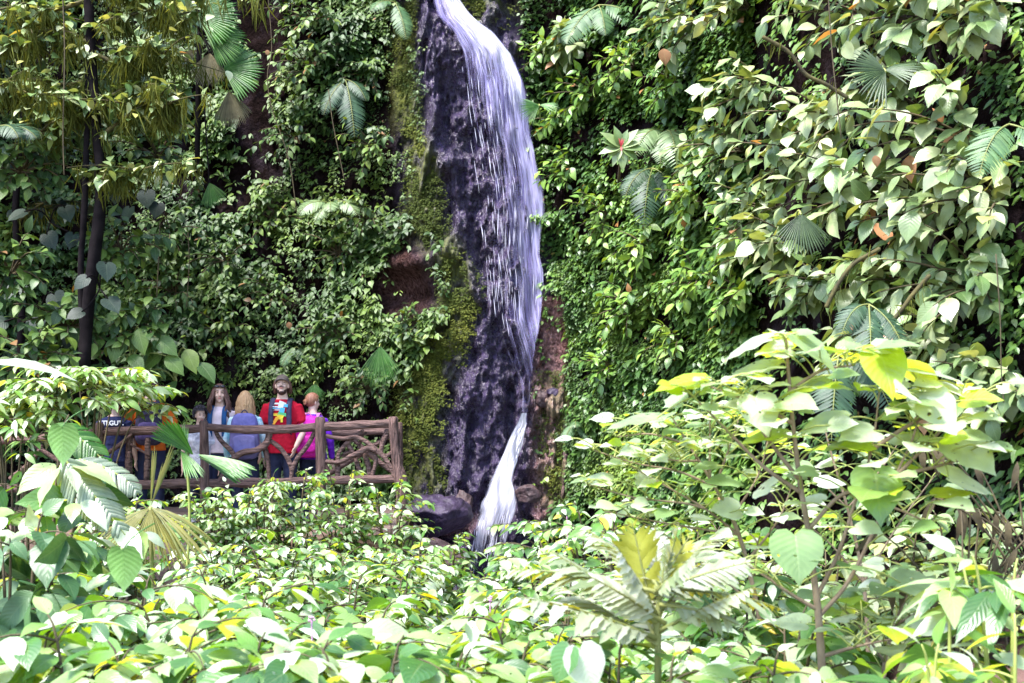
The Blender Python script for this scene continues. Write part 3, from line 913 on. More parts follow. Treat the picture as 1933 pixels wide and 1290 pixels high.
# the fence turns the corner and runs along the rear edge of the platform
log('rear_rail', [(598, 819), (650, 817), (720, 815), (752, 816)], [.05, .05], d=18.4)
log('rear_post', [(752, 800), (753, 850), (754, 895)], [.055, .055], M_LOGV, d=18.5)
for pts in ([(620, 822), (606, 860), (622, 895)], [(612, 900), (680, 858), (738, 822)], [(660, 822), (700, 860), (742, 892)]):
    log('brace', pts, [.034, .03], M_LOG, 18.42, .6, 9)

# ------------------------------------------------------------------ people
M_SKIN = solid('skin', (.62, .39, .31), (.68, .44, .36), .5, 6, 0, .4)
M_HAIRB = solid('brown_hair', (.07, .03, .025), (.16, .075, .055), .5, 9, .4, .4, (8, 8, 1))
M_HAIRY = solid('blond_hair', (.35, .19, .09), (.55, .34, .18), .5, 9, .4, .4, (8, 8, 1))
M_HAIRR = solid('auburn_hair', (.2, .075, .04), (.36, .16, .1), .5, 9, .4, .4, (8, 8, 2))
M_HAIRK = solid('black_hair', (.012, .008, .014), (.035, .025, .035), .5, 12, .8, .4)
M_BEARD = solid('dark_beard', (.045, .025, .02), (.09, .05, .04), .8, 40, .3)
M_EYE = solid('dark_eye', (.03, .025, .03), None, .3, 5, 0)
M_LIP = solid('lip', (.42, .13, .13), None, .5, 5, 0)
cloth = lambda n, a, b=None, sc=5, rough=.9: solid(n, a, b or tuple(x * .72 for x in a), rough, sc, .9, .2, None, .05, 3)
M_RED = cloth('red_cotton', (.5, .008, .03))
M_NAVY = cloth('navy_cotton', (.02, .025, .08))
M_ORANGE = cloth('orange_cotton', (.8, .16, .02))
M_PURPLE = cloth('purple_cotton', (.15, .02, .5))
M_PINKW = cloth('pale_pink_cotton', (.75, .6, .66))
M_TIE = cloth('tie_dye_cotton', (.25, .6, .75), (.75, .8, .85), 9)
M_STRIPE = cloth('grey_white_cotton', (.35, .33, .42), (.75, .73, .8), 12)
M_JEAN = cloth('dark_denim', (.03, .035, .08))
M_PACKP = cloth('lilac_nylon', (.12, .11, .32), (.2, .18, .42), 5, .6)
M_PACKM = cloth('magenta_nylon', (.7, .02, .38), None, 5, .5)
M_STRAPM = cloth('pink_strap', (.7, .22, .5))
M_PACKD = cloth('charcoal_nylon', (.035, .03, .06), (.06, .05, .1), 5, .6)
M_BLUE = cloth('blue_strap', (.02, .08, .22))
M_CAP = cloth('khaki_cap', (.13, .1, .085))
M_CAPB = cloth('cap_brim', (.2, .16, .15))
M_SHOE = cloth('pale_shoe', (.55, .5, .55)); M_SHOEP = cloth('pink_shoe', (.8, .05, .3))
M_WHITE = solid('white_print', (.8, .8, .82), None, .7, 5, 0)
M_YEL = solid('yellow_print', (.8, .65, .05), None, .7, 5, 0)
M_PBLUE = solid('blue_print', (.1, .5, .75), None, .7, 5, 0)
M_PGREEN = solid('green_print', (.1, .5, .2), None, .7, 5, 0)
M_PORA = solid('orange_print', (.8, .35, .03), None, .7, 5, 0)
M_GLASS = solid('sunglass_lens', (.02, .015, .02), None, .15, 5, 0)


def rotz(a):
    return np.array([[math.cos(a), -math.sin(a), 0], [math.sin(a), math.cos(a), 0], [0, 0, 1.0]])


def rotx(a):
    return np.array([[1, 0, 0], [0, math.cos(a), -math.sin(a)], [0, math.sin(a), math.cos(a)]])


def remesh(mb_, name, mat, parent, vox, smooth=4, loc=None, ang=0.0):
    o = mb_.obj('tmp_' + name, mat)
    md = o.modifiers.new('r', 'REMESH'); md.mode = 'VOXEL'; md.voxel_size = vox; md.use_smooth_shade = True
    if smooth:
        ms = o.modifiers.new('s', 'SMOOTH'); ms.iterations = smooth; ms.factor = .5
    dg = bpy.context.evaluated_depsgraph_get(); dg.update()
    me = bpy.data.meshes.new_from_object(o.evaluated_get(dg))
    old = o.data; bpy.data.objects.remove(o); bpy.data.meshes.remove(old)
    me.name = name
    me.materials.clear(); me.materials.append(mat)
    ob = bpy.data.objects.new(name, me); COL.objects.link(ob)
    if parent is not None: ob.parent = parent
    if loc is not None: ob.location = tuple(loc); ob.rotation_euler = (0, 0, ang)
    return ob


def ering(c, rx, ry, k=20, sq=2.0):
    a = np.linspace(0, 2 * math.pi, k, endpoint=False)
    ca, sa = np.cos(a), np.sin(a)
    return np.stack([c[0] + rx * np.sign(ca) * np.abs(ca) ** (2 / sq), c[1] + ry * np.sign(sa) * np.abs(sa) ** (2 / sq), np.full(k, c[2])], -1)


def stack(mb_, rings):
    """closed vertical loft of elliptical rings (cx, cy, z, rx, ry)"""
    rr = [ering((rings[0][0], rings[0][1], rings[0][2] - .002), .004, .004)] + [ering(r[:3], r[3], r[4], 20, 2.3) for r in rings] + \
         [ering((rings[-1][0], rings[-1][1], rings[-1][2] + .002), .004, .004)]
    mb_.loft(rr, True)


def person(label, px, d, Ht, ang=0.0, sk=1.0, arms=None, head=(0, 0), female=False, extra=None, feet=DZ, bend=0.0):
    """local frame: looks along -Y, x to its left seen from the front. returns dict with anchors."""
    k = Ht / 1.75
    hz = .5 * Ht; sh = .805 * Ht
    wsh = (.165 if female else .178) * k * sk
    loc = np.array([(px - CX) / F * d, d, feet])
    b = MB()
    tors = [(0, 0, .47 * Ht, .15 * k, .1 * k), (0, 0, .52 * Ht, (.175 if female else .165) * k, .11 * k), (0, 0, .6 * Ht, (.13 if female else .145) * k, .09 * k),
            (0, 0, .7 * Ht, (.15 if female else .165) * k, .11 * k), (0, .01, .77 * Ht, wsh * .92, .1 * k), (0, .015, .815 * Ht, wsh * .8, .075 * k), (0, .012, .84 * Ht, .07 * k, .06 * k),
            (0, .0, .875 * Ht, .055 * k, .055 * k), (0, -.005, .9 * Ht, .053 * k, .053 * k)]
    stack(b, tors)
    for s in (-1, 1):
        b.tube([(s * .085 * k, 0, .5 * Ht), (s * .095 * k, -.01, .28 * Ht), (s * .1 * k, .015, .05 * Ht)], [.085 * k, .056 * k, .04 * k], 12)
        b.ell((s * .105 * k, -.06 * k, .03 * k), (.045 * k, .12 * k, .03 * k))
    # head
    hc = np.array([0, -.012, .93 * Ht])
    RH = rotz(head[0]) @ rotx(head[1])
    hp = lambda x, y, z: hc + RH @ (np.array([x, y, z]) * k)
    b.ell(hp(0, .012, .018), (.074 * k, .093 * k, .095 * k), RH, 14, 18)
    b.ell(hp(0, -.022, -.048), (.058 * k, .066 * k, .07 * k), RH, 12, 16)
    b.ell(hp(0, -.06, -.098), (.024 * k, .024 * k, .02 * k), RH)
    b.tube([hp(0, -.082, .02), hp(0, -.098, -.018), hp(0, -.106, -.034)], [.009 * k, .013 * k, .016 * k], 8)
    for s in (-1, 1):
        b.ell(hp(s * .076, .005, -.012), (.011 * k, .02 * k, .032 * k), RH)
        b.ell(hp(s * .036, -.068, -.03), (.022 * k, .018 * k, .02 * k), RH)
    b.ell(hp(0, -.066, .034), (.05 * k, .02 * k, .012 * k), RH)
    # arms and hands
    A = arms or {}
    wr = {}
    for s in (-1, 1):
        e, wri, hd = A.get(s, ((.255, -.01, .62), (.27, -.09, .49), (0, -.15, -1)))
        S0 = np.array([s * wsh * .93, .012, sh - .03]); E = np.array([s * e[0] * k, e[1] * k, e[2] * Ht]); Wp = np.array([s * wri[0] * k, wri[1] * k, wri[2] * Ht])
        b.tube([S0, (S0 + E) / 2, E, E * .6 + Wp * .4, Wp], np.array([.052, .046, .038, .037, .026]) * k * (.88 if female else 1), 12)
        hd = norm(np.array([s * hd[0], hd[1], hd[2]], float))
        sd = norm(np.cross(hd, [s * 1.0, 0, 0])) * -1       # palm faces the thigh
        out = norm(np.cross(hd, sd))
        palm = Wp + hd * .05 * k
        RR = np.stack([sd, out, hd], 1)
        b.ell(palm, (.042 * k, .017 * k, .055 * k), RR)
        for i, (o_, ln) in enumerate(((-.03, .062), (-.01, .075), (.011, .07), (.03, .055))):
            p0 = Wp + hd * .085 * k + sd * o_ * k
            curl = -out * s
            p1 = p0 + hd * ln * .5 * k + curl * .006 * k
            p2 = p1 + norm(hd + curl * .5) * ln * .5 * k
            b.tube([p0 - hd * .02 * k, p0, p1, p2], np.array([.01, .0095, .0088, .007]) * k, 8)
        t0 = Wp + hd * .03 * k - sd * .03 * k
        b.tube([t0, t0 + (hd * .6 - sd * .6) * .045 * k, t0 + (hd * .95 - sd * .75) * .065 * k], np.array([.014, .011, .008]) * k, 8)
        wr[s] = (S0, E, Wp)
    body = remesh(b, 'person', M_SKIN, None, .0072, 4, loc, ang)
    tag(body, label, 'person')
    # eyes and mouth
    for s in (-1, 1):
        e_ = MB(); e_.ell(hp(s * .03, -.078, .01), (.009 * k, .007 * k, .0045 * k), RH); e_.obj('eye', M_EYE, body)
        e_ = MB(); e_.tube([hp(s * .014, -.089, .03), hp(s * .03, -.088, .036), hp(s * .05, -.078, .03)], [.0025 * k, .003 * k, .002 * k], 6); e_.obj('eyebrow', M_BEARD, body)
    e_ = MB(); e_.tube([hp(-.024, -.082, -.062), hp(0, -.093, -.062), hp(.024, -.082, -.062)], [.004 * k, .008 * k, .004 * k], 8); e_.obj('mouth', M_LIP, body)
    return dict(o=body, H=Ht, k=k, hp=hp, RH=RH, hc=hc, arm=wr, wsh=wsh, tors=tors, loc=loc, ang=ang, sh=sh)


def part(mb_, name, mat, p, **kw):
    return mb_.obj(name, mat, p['o'], **kw)


def shirt(p, mat, sleeve=.42, bottom=.49, grow=.016, name='shirt'):
    b = MB(); Ht, k = p['H'], p['k']
    rr = [(x, y, z, rx + grow * 1.2, ry + grow) for x, y, z, rx, ry in p['tors'][1:6]]
    rr = [(0, 0, bottom * Ht, rr[0][3] + .008, rr[0][4] + .01)] + rr + [(0, .012, .835 * Ht, .085 * k, .07 * k)]
    stack(b, rr)
    for s in (-1, 1):
        S0, E, Wp = p['arm'][s]
        full = [S0, (S0 + E) / 2, E, (E + Wp) / 2, Wp]
        ln = sleeve * 4 if sleeve <= 1 else 4
        n_ = max(2, int(round(ln)) + 1)
        if sleeve < .5:
            pts = [S0, S0 + (E - S0) * .35, S0 + (E - S0) * (sleeve * 1.6)]
            b.tube(pts, np.array([.066, .066, .07]) * k, 14)
        else:
            b.tube(full, np.array([.066, .06, .052, .046, .04]) * k, 14)
    return remesh(b, name, mat, p['o'], .01, 3)


def trousers(p, mat, shoe=M_SHOE):
    b = MB(); Ht, k = p['H'], p['k']
    stack(b, [(0, 0, .465 * Ht, .16 * k, .115 * k), (0, 0, .51 * Ht, .185 * k, .122 * k), (0, 0, .555 * Ht, .168 * k, .112 * k)])
    for s in (-1, 1):
        b.tube([(s * .088 * k, 0, .49 * Ht), (s * .098 * k, -.01, .28 * Ht), (s * .103 * k, .015, .05 * Ht)], np.array([.1, .078, .066]) * k, 14)
    remesh(b, 'trousers', mat, p['o'], .012, 3)
    for s in (-1, 1):
        c = MB(); c.ell((s * .105 * k, -.06 * k, .035 * k), (.055 * k, .135 * k, .042 * k)); part(c, 'shoe', shoe, p)


def hair_cap(p, mat, back=1.0, front=-.03, grow=.014, low=-.03):
    """scalp hair: shell round the skull that leaves the face free"""
    b = MB(); k = p['k']; n, m = 14, 26
    rings = []
    for i in range(n):
        th = i / (n - 1)
        row = []
        for j in range(m):
            ph = 2 * math.pi * j / m
            fx, fy = math.sin(ph), math.cos(ph)                 # fy=1 back of the head
            lo_ = (.62 + .38 * max(0, -fy)) if fy < -.35 else 1.0
            tmax = math.pi * (.34 if fy < -.55 else .34 + (.3 + .14 * back) * min(1, (fy + .55) / .75))
            t = .02 + th * tmax
            wv = 1 + .05 * math.sin(ph * 9) * th
            row.append(p['hp']((.074 + grow) * math.sin(t) * fx * wv, .012 + (.094 + grow) * math.sin(t) * fy * wv, .018 + (.096 + grow) * math.cos(t)))
        rings.append(row)
    b.loft(rings, True)
    return b


def hair_locks(b, p, n, length, seed, spread=.09, wave=.012, front=False, rad=.013):
    r = np.random.default_rng(seed); k = p['k']
    for i in range(n):
        ph = (r.random() * 2 - 1) * (2.35 if front else 1.75)
        fx, fy = math.sin(ph), math.cos(ph)
        p0 = p['hp'](.078 * fx, .012 + .094 * fy, .03 + .03 * r.random())
        L_ = length * (.75 + .35 * r.random()) * k
        pts = []
        f0 = r.random() * 6
        for t in np.linspace(0, 1, 9):
            ww = wave * t * math.sin(f0 + t * 11)
            pts.append(p0 + np.array([fx * (spread * t * .6 + .012 * math.sin(t * 3)) + ww, fy * (.035 * math.sin(t * 2.5)) + (-.03 if front and fy < .2 else .03) * t + ww * .6, -L_ * t]))
        b.tube(pts, np.array([.8, 1, 1.1, 1.1, 1.05, 1, .9, .7, .25]) * rad * k, 6)


def sbox(b, c, r, e=.45, tilt=0.0, n=14, m=24, taper=0.0):
    """rounded-box superellipsoid"""
    f = lambda v: np.sign(v) * np.abs(v) ** e
    th = np.linspace(-math.pi / 2 + .01, math.pi / 2 - .01, n)[:, None]; ph = np.linspace(0, 2 * math.pi, m, endpoint=False)[None]
    x = f(np.cos(th)) * f(np.cos(ph)) * r[0]; y = f(np.cos(th)) * f(np.sin(ph)) * r[1]; z = f(np.sin(th)) * r[2] + 0 * ph
    x = x * (1 - taper * (z / r[2] * .5 + .5))
    pts = np.stack([x, y, z], -1) @ rotx(tilt).T + np.asarray(c)
    b.loft(pts, True)


def backpack(p, label, mat, pocket_mat, strap_mat, size=(.15, .09, .24), zc=.69, front_only=False):
    """a pack worn on the back of p; rests on its wearer but is a thing of its own"""
    k, Ht = p['k'], p['H']
    root = thing('backpack', label, 'backpack', p['loc']); root.rotation_euler = (0, 0, p['ang'])
    WL[root.name] = (0, 0, 0)
    yb = .125 * k + size[1]
    b = MB(); sbox(b, (0, yb, zc * Ht), size, .5, 0, taper=.18); b.obj('pack_body', mat, root)
    b = MB(); sbox(b, (0, yb + size[1] * .85, zc * Ht - size[2] * .35), (size[0] * .72, size[1] * .45, size[2] * .42), .5); b.obj('front_pocket', pocket_mat, root)
    b = MB(); b.tube(bez((-.04, yb, zc * Ht + size[2] * .95), (0, yb, zc * Ht + size[2] * 1.3), (.04, yb, zc * Ht + size[2] * .95), 7), .008, 6); b.obj('handle', strap_mat, root)
    b = MB()
    zz = zc * Ht + size[2] * .38
    pts = [(-size[0] * .85, yb + size[1] * .5, zz - .04), (-size[0] * .5, yb + size[1] * 1.02, zz), (size[0] * .5, yb + size[1] * 1.02, zz), (size[0] * .85, yb + size[1] * .5, zz - .04)]
    b.tube(pts, .006, 6); b.obj('zip', strap_mat, root)
    for s in (-1, 1):
        xs = s * p['wsh'] * .56
        pts = [(xs, -.115 * k, .62 * Ht), (xs * 1.05, -.135 * k, .7 * Ht), (xs * 1.02, -.128 * k, .76 * Ht), (xs, -.09 * k, .812 * Ht), (xs * .95, -.0, .842 * Ht), (xs * .9, .075 * k, .825 * Ht), (s * size[0] * .5, .13 * k, zc * Ht + size[2] * .75)]
        pts2 = [(xs, -.115 * k, .62 * Ht), (xs * 1.3, -.04, .58 * Ht), (s * size[0] * .9, .12 * k, zc * Ht - size[2] * .7)]
        b = MB(); pp = np.array(pts)
        cc = []
        for t in np.linspace(0, 1, 25):
            f_ = t * (len(pp) - 1); i = min(int(f_), len(pp) - 2); cc.append(pp[i] * (1 - (f_ - i)) + pp[i + 1] * (f_ - i))
        cc = np.array(cc); cc[1:-1] = (cc[:-2] + cc[1:-1] * 2 + cc[2:]) / 4
        w_ = .03 * k
        L_ = cc + np.array([-w_, 0, 0]); R_ = cc + np.array([w_, 0, 0])
        tg = norm(np.gradient(cc, axis=0)); nn = np.cross(tg, [1.0, 0, 0]); th = .007
        rings = [[L_[i] + nn[i] * th, R_[i] + nn[i] * th, R_[i] - nn[i] * th, L_[i] - nn[i] * th] for i in range(len(cc))]
        b.loft(rings, True); b.tube(pts2, .01, 6); b.obj('strap', strap_mat, root)
    return root


# man in the red shirt, looking up at the fall
PD = 16.62
ARM = {-1: ((.27, -.0, .62), (.235, -.16, .485), (-.1, -.35, -1)), 1: ((.265, -.0, .625), (.2, -.19, .515), (-.25, -.4, -1))}
m1 = person('bearded man in a red t-shirt and cap looking up at the waterfall', 533, PD, 1.74, -.06, 1.05, ARM, (.12, -.3))
shirt(m1, M_RED, .4, .47); trousers(m1, M_JEAN)
b = MB(); k = m1['k']; hp = m1['hp']; n_ = 12
rings = []
for i in range(n_):
    t = .02 + i / (n_ - 1) * math.pi * .47
    rings.append([hp(.089 * math.sin(t) * math.sin(ph), .012 + .108 * math.sin(t) * math.cos(ph), .03 + .105 * math.cos(t)) for ph in np.linspace(0, 2 * math.pi, 26, endpoint=False)])
b.loft(rings, True)
cap = part(b, 'cap', M_CAP, m1)
b = MB(); rings = []
for j in range(13):
    a = -1.25 + 2.5 * j / 12
    rw = []
    for dz in (.004, -.004):
        for t in ((0, 1) if dz > 0 else (1, 0)):
            rw.append(hp(.088 * math.sin(a), .012 - .106 * math.cos(a) - .062 * t * math.cos(a) ** .6, .034 + dz + .004 * t - .02 * abs(math.sin(a)) * t))
    rings.append(rw)
b.loft(rings, True); o_ = b.obj('cap_brim', M_CAPB, cap)
b = MB(); hair_locks(b, m1, 46, .13, 5, .015, .006, False, .017); part(b, 'hair', M_HAIRB, m1)
b = MB()
b.ell(hp(0, -.013, -.0635), (.0592 * k, .066 * k, .064 * k), m1['RH'], 16, 22)
b.ell(hp(0, -.062, -.106), (.025 * k, .022 * k, .018 * k), m1['RH'])
b.tube([hp(-.03, -.087, -.05), hp(0, -.097, -.046), hp(.03, -.087, -.05)], .0055 * k, 6)
part(b, 'beard', M_BEARD, m1)
# abstract bright print on the shirt front
yf = lambda z: -.152
b = MB()
def patch(pts, m, lift=0.0):
    x0_ = [(x * 1.25, z0 + (z - z0) * 1.25) for x, z in pts]
    v = [(x, -.142 * m1['k'] - lift + abs(x) * .12 + (.72 - z / m1['H']) * .06, z) for x, z in x0_]
    vv = v + [(x, y + .004, z) for x, y, z in v]
    b.add(vv, [(0, 1, 2, 3), (7, 6, 5, 4), (0, 4, 5, 1), (1, 5, 6, 2), (2, 6, 7, 3), (3, 7, 4, 0)], None, m)
z0 = 1.3
for x0, x1, za, zb, m in ((-.055, .06, .075, .09, 0), (-.075, .01, .05, .056, 0), (-.07, .0, .035, .043, 1), (-.06, .02, .02, .026, 0), (-.08, -.01, -.015, -.008, 4), (-.085, -.02, -.03, -.02, 3), (.035, .075, .05, .075, 1)):
    patch([(x0, z0 + za), (x1, z0 + za - .004), (x1, z0 + zb), (x0 + .01, z0 + zb)], m)
patch([(-.02, z0 + .04), (.03, z0 + .03), (.045, z0 + .095), (.0, z0 + .11)], 0, .002)
patch([(-.01, z0 - .005), (.04, z0 - .01), (.05, z0 + .04), (.01, z0 + .045)], 1, .003)
patch([(-.02, z0 - .03), (.06, z0 - .04), (.06, z0 - .01), (-.01, z0 + .005)], 2, .004)
patch([(-.04, z0 - .06), (.02, z0 - .07), (.045, z0 - .03), (-.01, z0 - .02)], 3, .005)
patch([(-.08, z0 - .11), (-.05, z0 - .115), (.0, z0 - .05), (-.035, z0 - .04)], 4, .006)
patch([(.01, z0 - .095), (.028, z0 - .095), (.03, z0 - .05), (.008, z0 - .05)], 3, .006)
part(b, 'shirt_logo', [M_WHITE, M_PBLUE, M_PGREEN, M_YEL, M_PORA], m1, smooth=False)
backpack(m1, 'dark grey daypack worn by the man in the red t-shirt', M_PACKD, M_PACKD, M_PACKD)

# woman with long brown hair
m2 = person('woman with long wavy brown hair and sunglasses on her head in a pale pink top', 415, PD + .05, 1.635, -.1, .98, {-1: ((.24, .0, .62), (.25, -.06, .48), (0, -.2, -1)), 1: ((.24, .02, .62), (.235, -.05, .47), (0, -.2, -1))}, (.35, -.04), True)
shirt(m2, M_PINKW, .3, .5); trousers(m2, M_JEAN)
b = hair_cap(m2, M_HAIRB); hair_locks(b, m2, 95, .36, 2, .1, .022, True, .0125); part(b, 'hair', M_HAIRB, m2)
b = MB(); hp = m2['hp']
for s in (-1, 1):
    b.ell(hp(s * .036, -.078, .088), (.03, .012, .02), m2['RH'] @ rotx(-.7))
b.tube([hp(-.09, .01, .07), hp(-.066, -.066, .09), hp(0, -.086, .093), hp(.066, -.066, .09), hp(.09, .01, .07)], .005, 6)
tag(b.obj('sunglasses', M_GLASS, None, m2['loc']), 'dark sunglasses pushed up on the head of the brown haired woman', 'sunglasses')
SG = bpy.data.objects['sunglasses']; SG.rotation_euler = (0, 0, m2['ang'])
SG.data.transform(Matrix.Translation(Vector(m2['loc'])))
backpack(m2, 'backpack with blue shoulder straps worn by the brown haired woman', M_PACKD, M_PACKD, M_BLUE)

# blonde seen from behind
m3 = person('woman with long blond hair seen from behind in a pale blue tie-dye top', 463, PD - .12, 1.55, math.pi + .15, .98, {-1: ((.25, .0, .62), (.24, -.12, .5), (0, -.3, -1)), 1: ((.25, .0, .62), (.24, -.12, .5), (0, -.3, -1))}, (0, .05), True)
shirt(m3, M_TIE, 1.0, .5); trousers(m3, M_JEAN, M_SHOEP)
b = hair_cap(m3, M_HAIRY); hair_locks(b, m3, 90, .3, 12, .05, .014, False, .014); part(b, 'hair', M_HAIRY, m3)
backpack(m3, 'large lilac grey backpack on the blond woman behind the fence', M_PACKP, M_PACKP, M_PACKD, (.185, .11, .27), .66)

# woman with pinned auburn hair and pink pack
m4 = person('woman with pinned up auburn hair in a purple top with her back turned', 590, PD + .25, 1.53, math.pi - .1, 1.0, {-1: ((.25, .0, .62), (.26, -.06, .49), (0, -.2, -1)), 1: ((.25, .0, .62), (.26, -.06, .49), (0, -.2, -1))}, (-.75, .1), True)
shirt(m4, M_PURPLE, 1.0, .48); trousers(m4, M_JEAN)
b = hair_cap(m4, M_HAIRR); hp = m4['hp']
for i in range(16):
    a = i * 2.4; b.tube([hp(.02 * math.cos(a), .1, .0 + .02 * math.sin(a)), hp(.035 * math.cos(a + .8), .13, -.02 + .03 * math.sin(a + .8)), hp(.015 * math.cos(a + 1.8), .125, -.03 + .02 * math.sin(a + 1.6))], .011, 6)
part(b, 'hair', M_HAIRR, m4)
backpack(m4, 'bright magenta backpack with pink straps on the woman in purple', M_PACKM, M_PACKM, M_STRAPM, (.17, .1, .25), .66)

# child with dark curly hair, half hidden beside the brown haired woman
m5 = person('child with dark curly hair and a pale striped top leaning at the fence post', 378, PD - .05, 1.36, .3, 1.0, None, (.2, .1), True)
shirt(m5, M_STRIPE, .4, .5); trousers(m5, M_JEAN)
r = np.random.default_rng(3); b = hair_cap(m5, M_HAIRK, 1, -.03, .03)
for i in range(110):
    ph = r.random() * 6.28; th = r.random() * 1.9
    if math.cos(ph) < -.4 and th > .8: continue
    b.ell(m5['hp'](.105 * math.sin(th) * math.sin(ph), .012 + .125 * math.sin(th) * math.cos(ph), .018 + .125 * math.cos(th)), (.017, .017, .015), None, 5, 7)
part(b, 'hair', M_HAIRK, m5)

# visitor in orange with dark pack, back turned; head behind the leaves
m6 = person('person in an orange t-shirt with back turned, head hidden by the bush leaves', 283, PD + .1, 1.72, math.pi + .2, 1.08, {-1: ((.3, -.02, .64), (.27, -.2, .56), (0, -.8, -.5)), 1: ((.3, -.02, .64), (.27, -.2, .56), (0, -.8, -.5))}, (0, .35))
shirt(m6, M_ORANGE, .49, .49); trousers(m6, M_JEAN)
b = hair_cap(m6, M_HAIRB); hair_locks(b, m6, 40, .1, 8, .01, .004, False, .016); part(b, 'hair', M_HAIRB, m6)
backpack(m6, 'dark violet backpack with black straps on the person in orange', M_PACKD, cloth('violet_pocket', (.1, .07, .18)), M_PACKD, (.17, .12, .26), .68)

# youngster in a navy shirt with white lettering across the back
m7 = person('youngster in a navy t-shirt with white lettering across the shoulders', 216, PD - .1, 1.5, math.pi, 1.1, None, (0, .15))
shirt(m7, M_NAVY, .42, .48); trousers(m7, M_NAVY)
b = hair_cap(m7, M_HAIRK); hair_locks(b, m7, 40, .08, 9, .01, .004, False, .015); part(b, 'hair', M_HAIRK, m7)
fc = bpy.data.curves.new('lettering', 'FONT'); fc.body = 'I.TEGUT.'; fc.size = .075; fc.align_x = 'CENTER'; fc.extrude = .003; fc.offset = .002
fo = bpy.data.objects.new('lettering_src', fc); COL.objects.link(fo)
dg = bpy.context.evaluated_depsgraph_get(); dg.update()
lm = bpy.data.meshes.new_from_object(fo.evaluated_get(dg)); lm.name = 'lettering'
bpy.data.objects.remove(fo); bpy.data.curves.remove(fc)
lm.materials.clear(); lm.materials.append(M_WHITE)
lm.transform(Matrix.Translation((0, 0, 0)) @ Matrix.Rotation(math.pi, 4, 'Z') @ Matrix.Rotation(math.radians(90), 4, 'X'))
lo_ = bpy.data.objects.new('lettering', lm); COL.objects.link(lo_); lo_.parent = m7['o']; lo_.location = (0, .112 * m7['k'] + .03, 1.15)

# ------------------------------------------------------------------ boulders on the right of the lower fall
def boulder(label, px, py, d, r, mat, seed, rot=0.0):
    c = P(px, py, d)
    b = MB(); b.ell((0, 0, 0), (1, 1, 1), None, 40, 56)
    v = b.V[0]
    rr = np.random.default_rng(seed)
    for _ in range(16):
        nn = norm(rr.normal(0, 1, 3)); h = .62 + .25 * rr.random()
        dd_ = v @ nn - h
        v = v - np.clip(dd_, 0, None)[:, None] * nn * .92
    v = v * (1 + .42 * (fbm(v * 2.8 + seed, 5, seed + 4, .6) - .5))[:, None] * np.asarray(r) @ rotz(rot).T
    b.V[0] = v + c
    return tag(b.obj('boulder', mat, None, c), label, 'boulder')


def dcl(px, py, off=0.0):
    z = z_of(np.array([float(px)]), np.array([float(py)]))
    return float(cliff_pt(np.array([float(px)]), z, off)[0][1])


boulder('rounded grey violet boulder lodged in the rock right of the fall', 1046, 741, dcl(1046, 741, .1), (.11, .1, .075), M_STONE, 3)
boulder('larger dark brown stone just below the rounded grey boulder', 1024, 756, dcl(1024, 756, .1), (.12, .12, .14), M_STONEP, 5)
boulder('dark violet boulder mass at the left foot of the waterfall', 828, 975, 18.3, (.42, .4, .36), M_STONE, 8)
boulder('reddish brown boulder beside the foot of the white cascade', 872, 955, 18.5, (.16, .2, .24), M_STONEP, 11)
boulder('wet pink stone under the foot of the cascade among leaves', 830, 1065, 16.5, (.4, .4, .3), M_STONEP, 14)
boulder('low mossless brown stone beneath the right bank vegetation', 1000, 935, 18.2, (.2, .2, .14), M_STONEP, 17)


# ------------------------------------------------------------------ broad-leaved saplings
def spline(p, sub=6):
    p = np.array(p, float)
    pe = np.concatenate([[2 * p[0] - p[1]], p, [2 * p[-1] - p[-2]]])
    out = []
    for x in np.linspace(0, len(p) - 1, (len(p) - 1) * sub + 1):
        i = min(int(x), len(p) - 2); f = x - i
        a, b, c, e = pe[i:i + 4]
        out.append(.5 * ((2 * b) + (c - a) * f + (2 * a - 5 * b + 4 * c - e) * f * f + (3 * b - a - 3 * c + e) * f ** 3))
    return np.array(out)


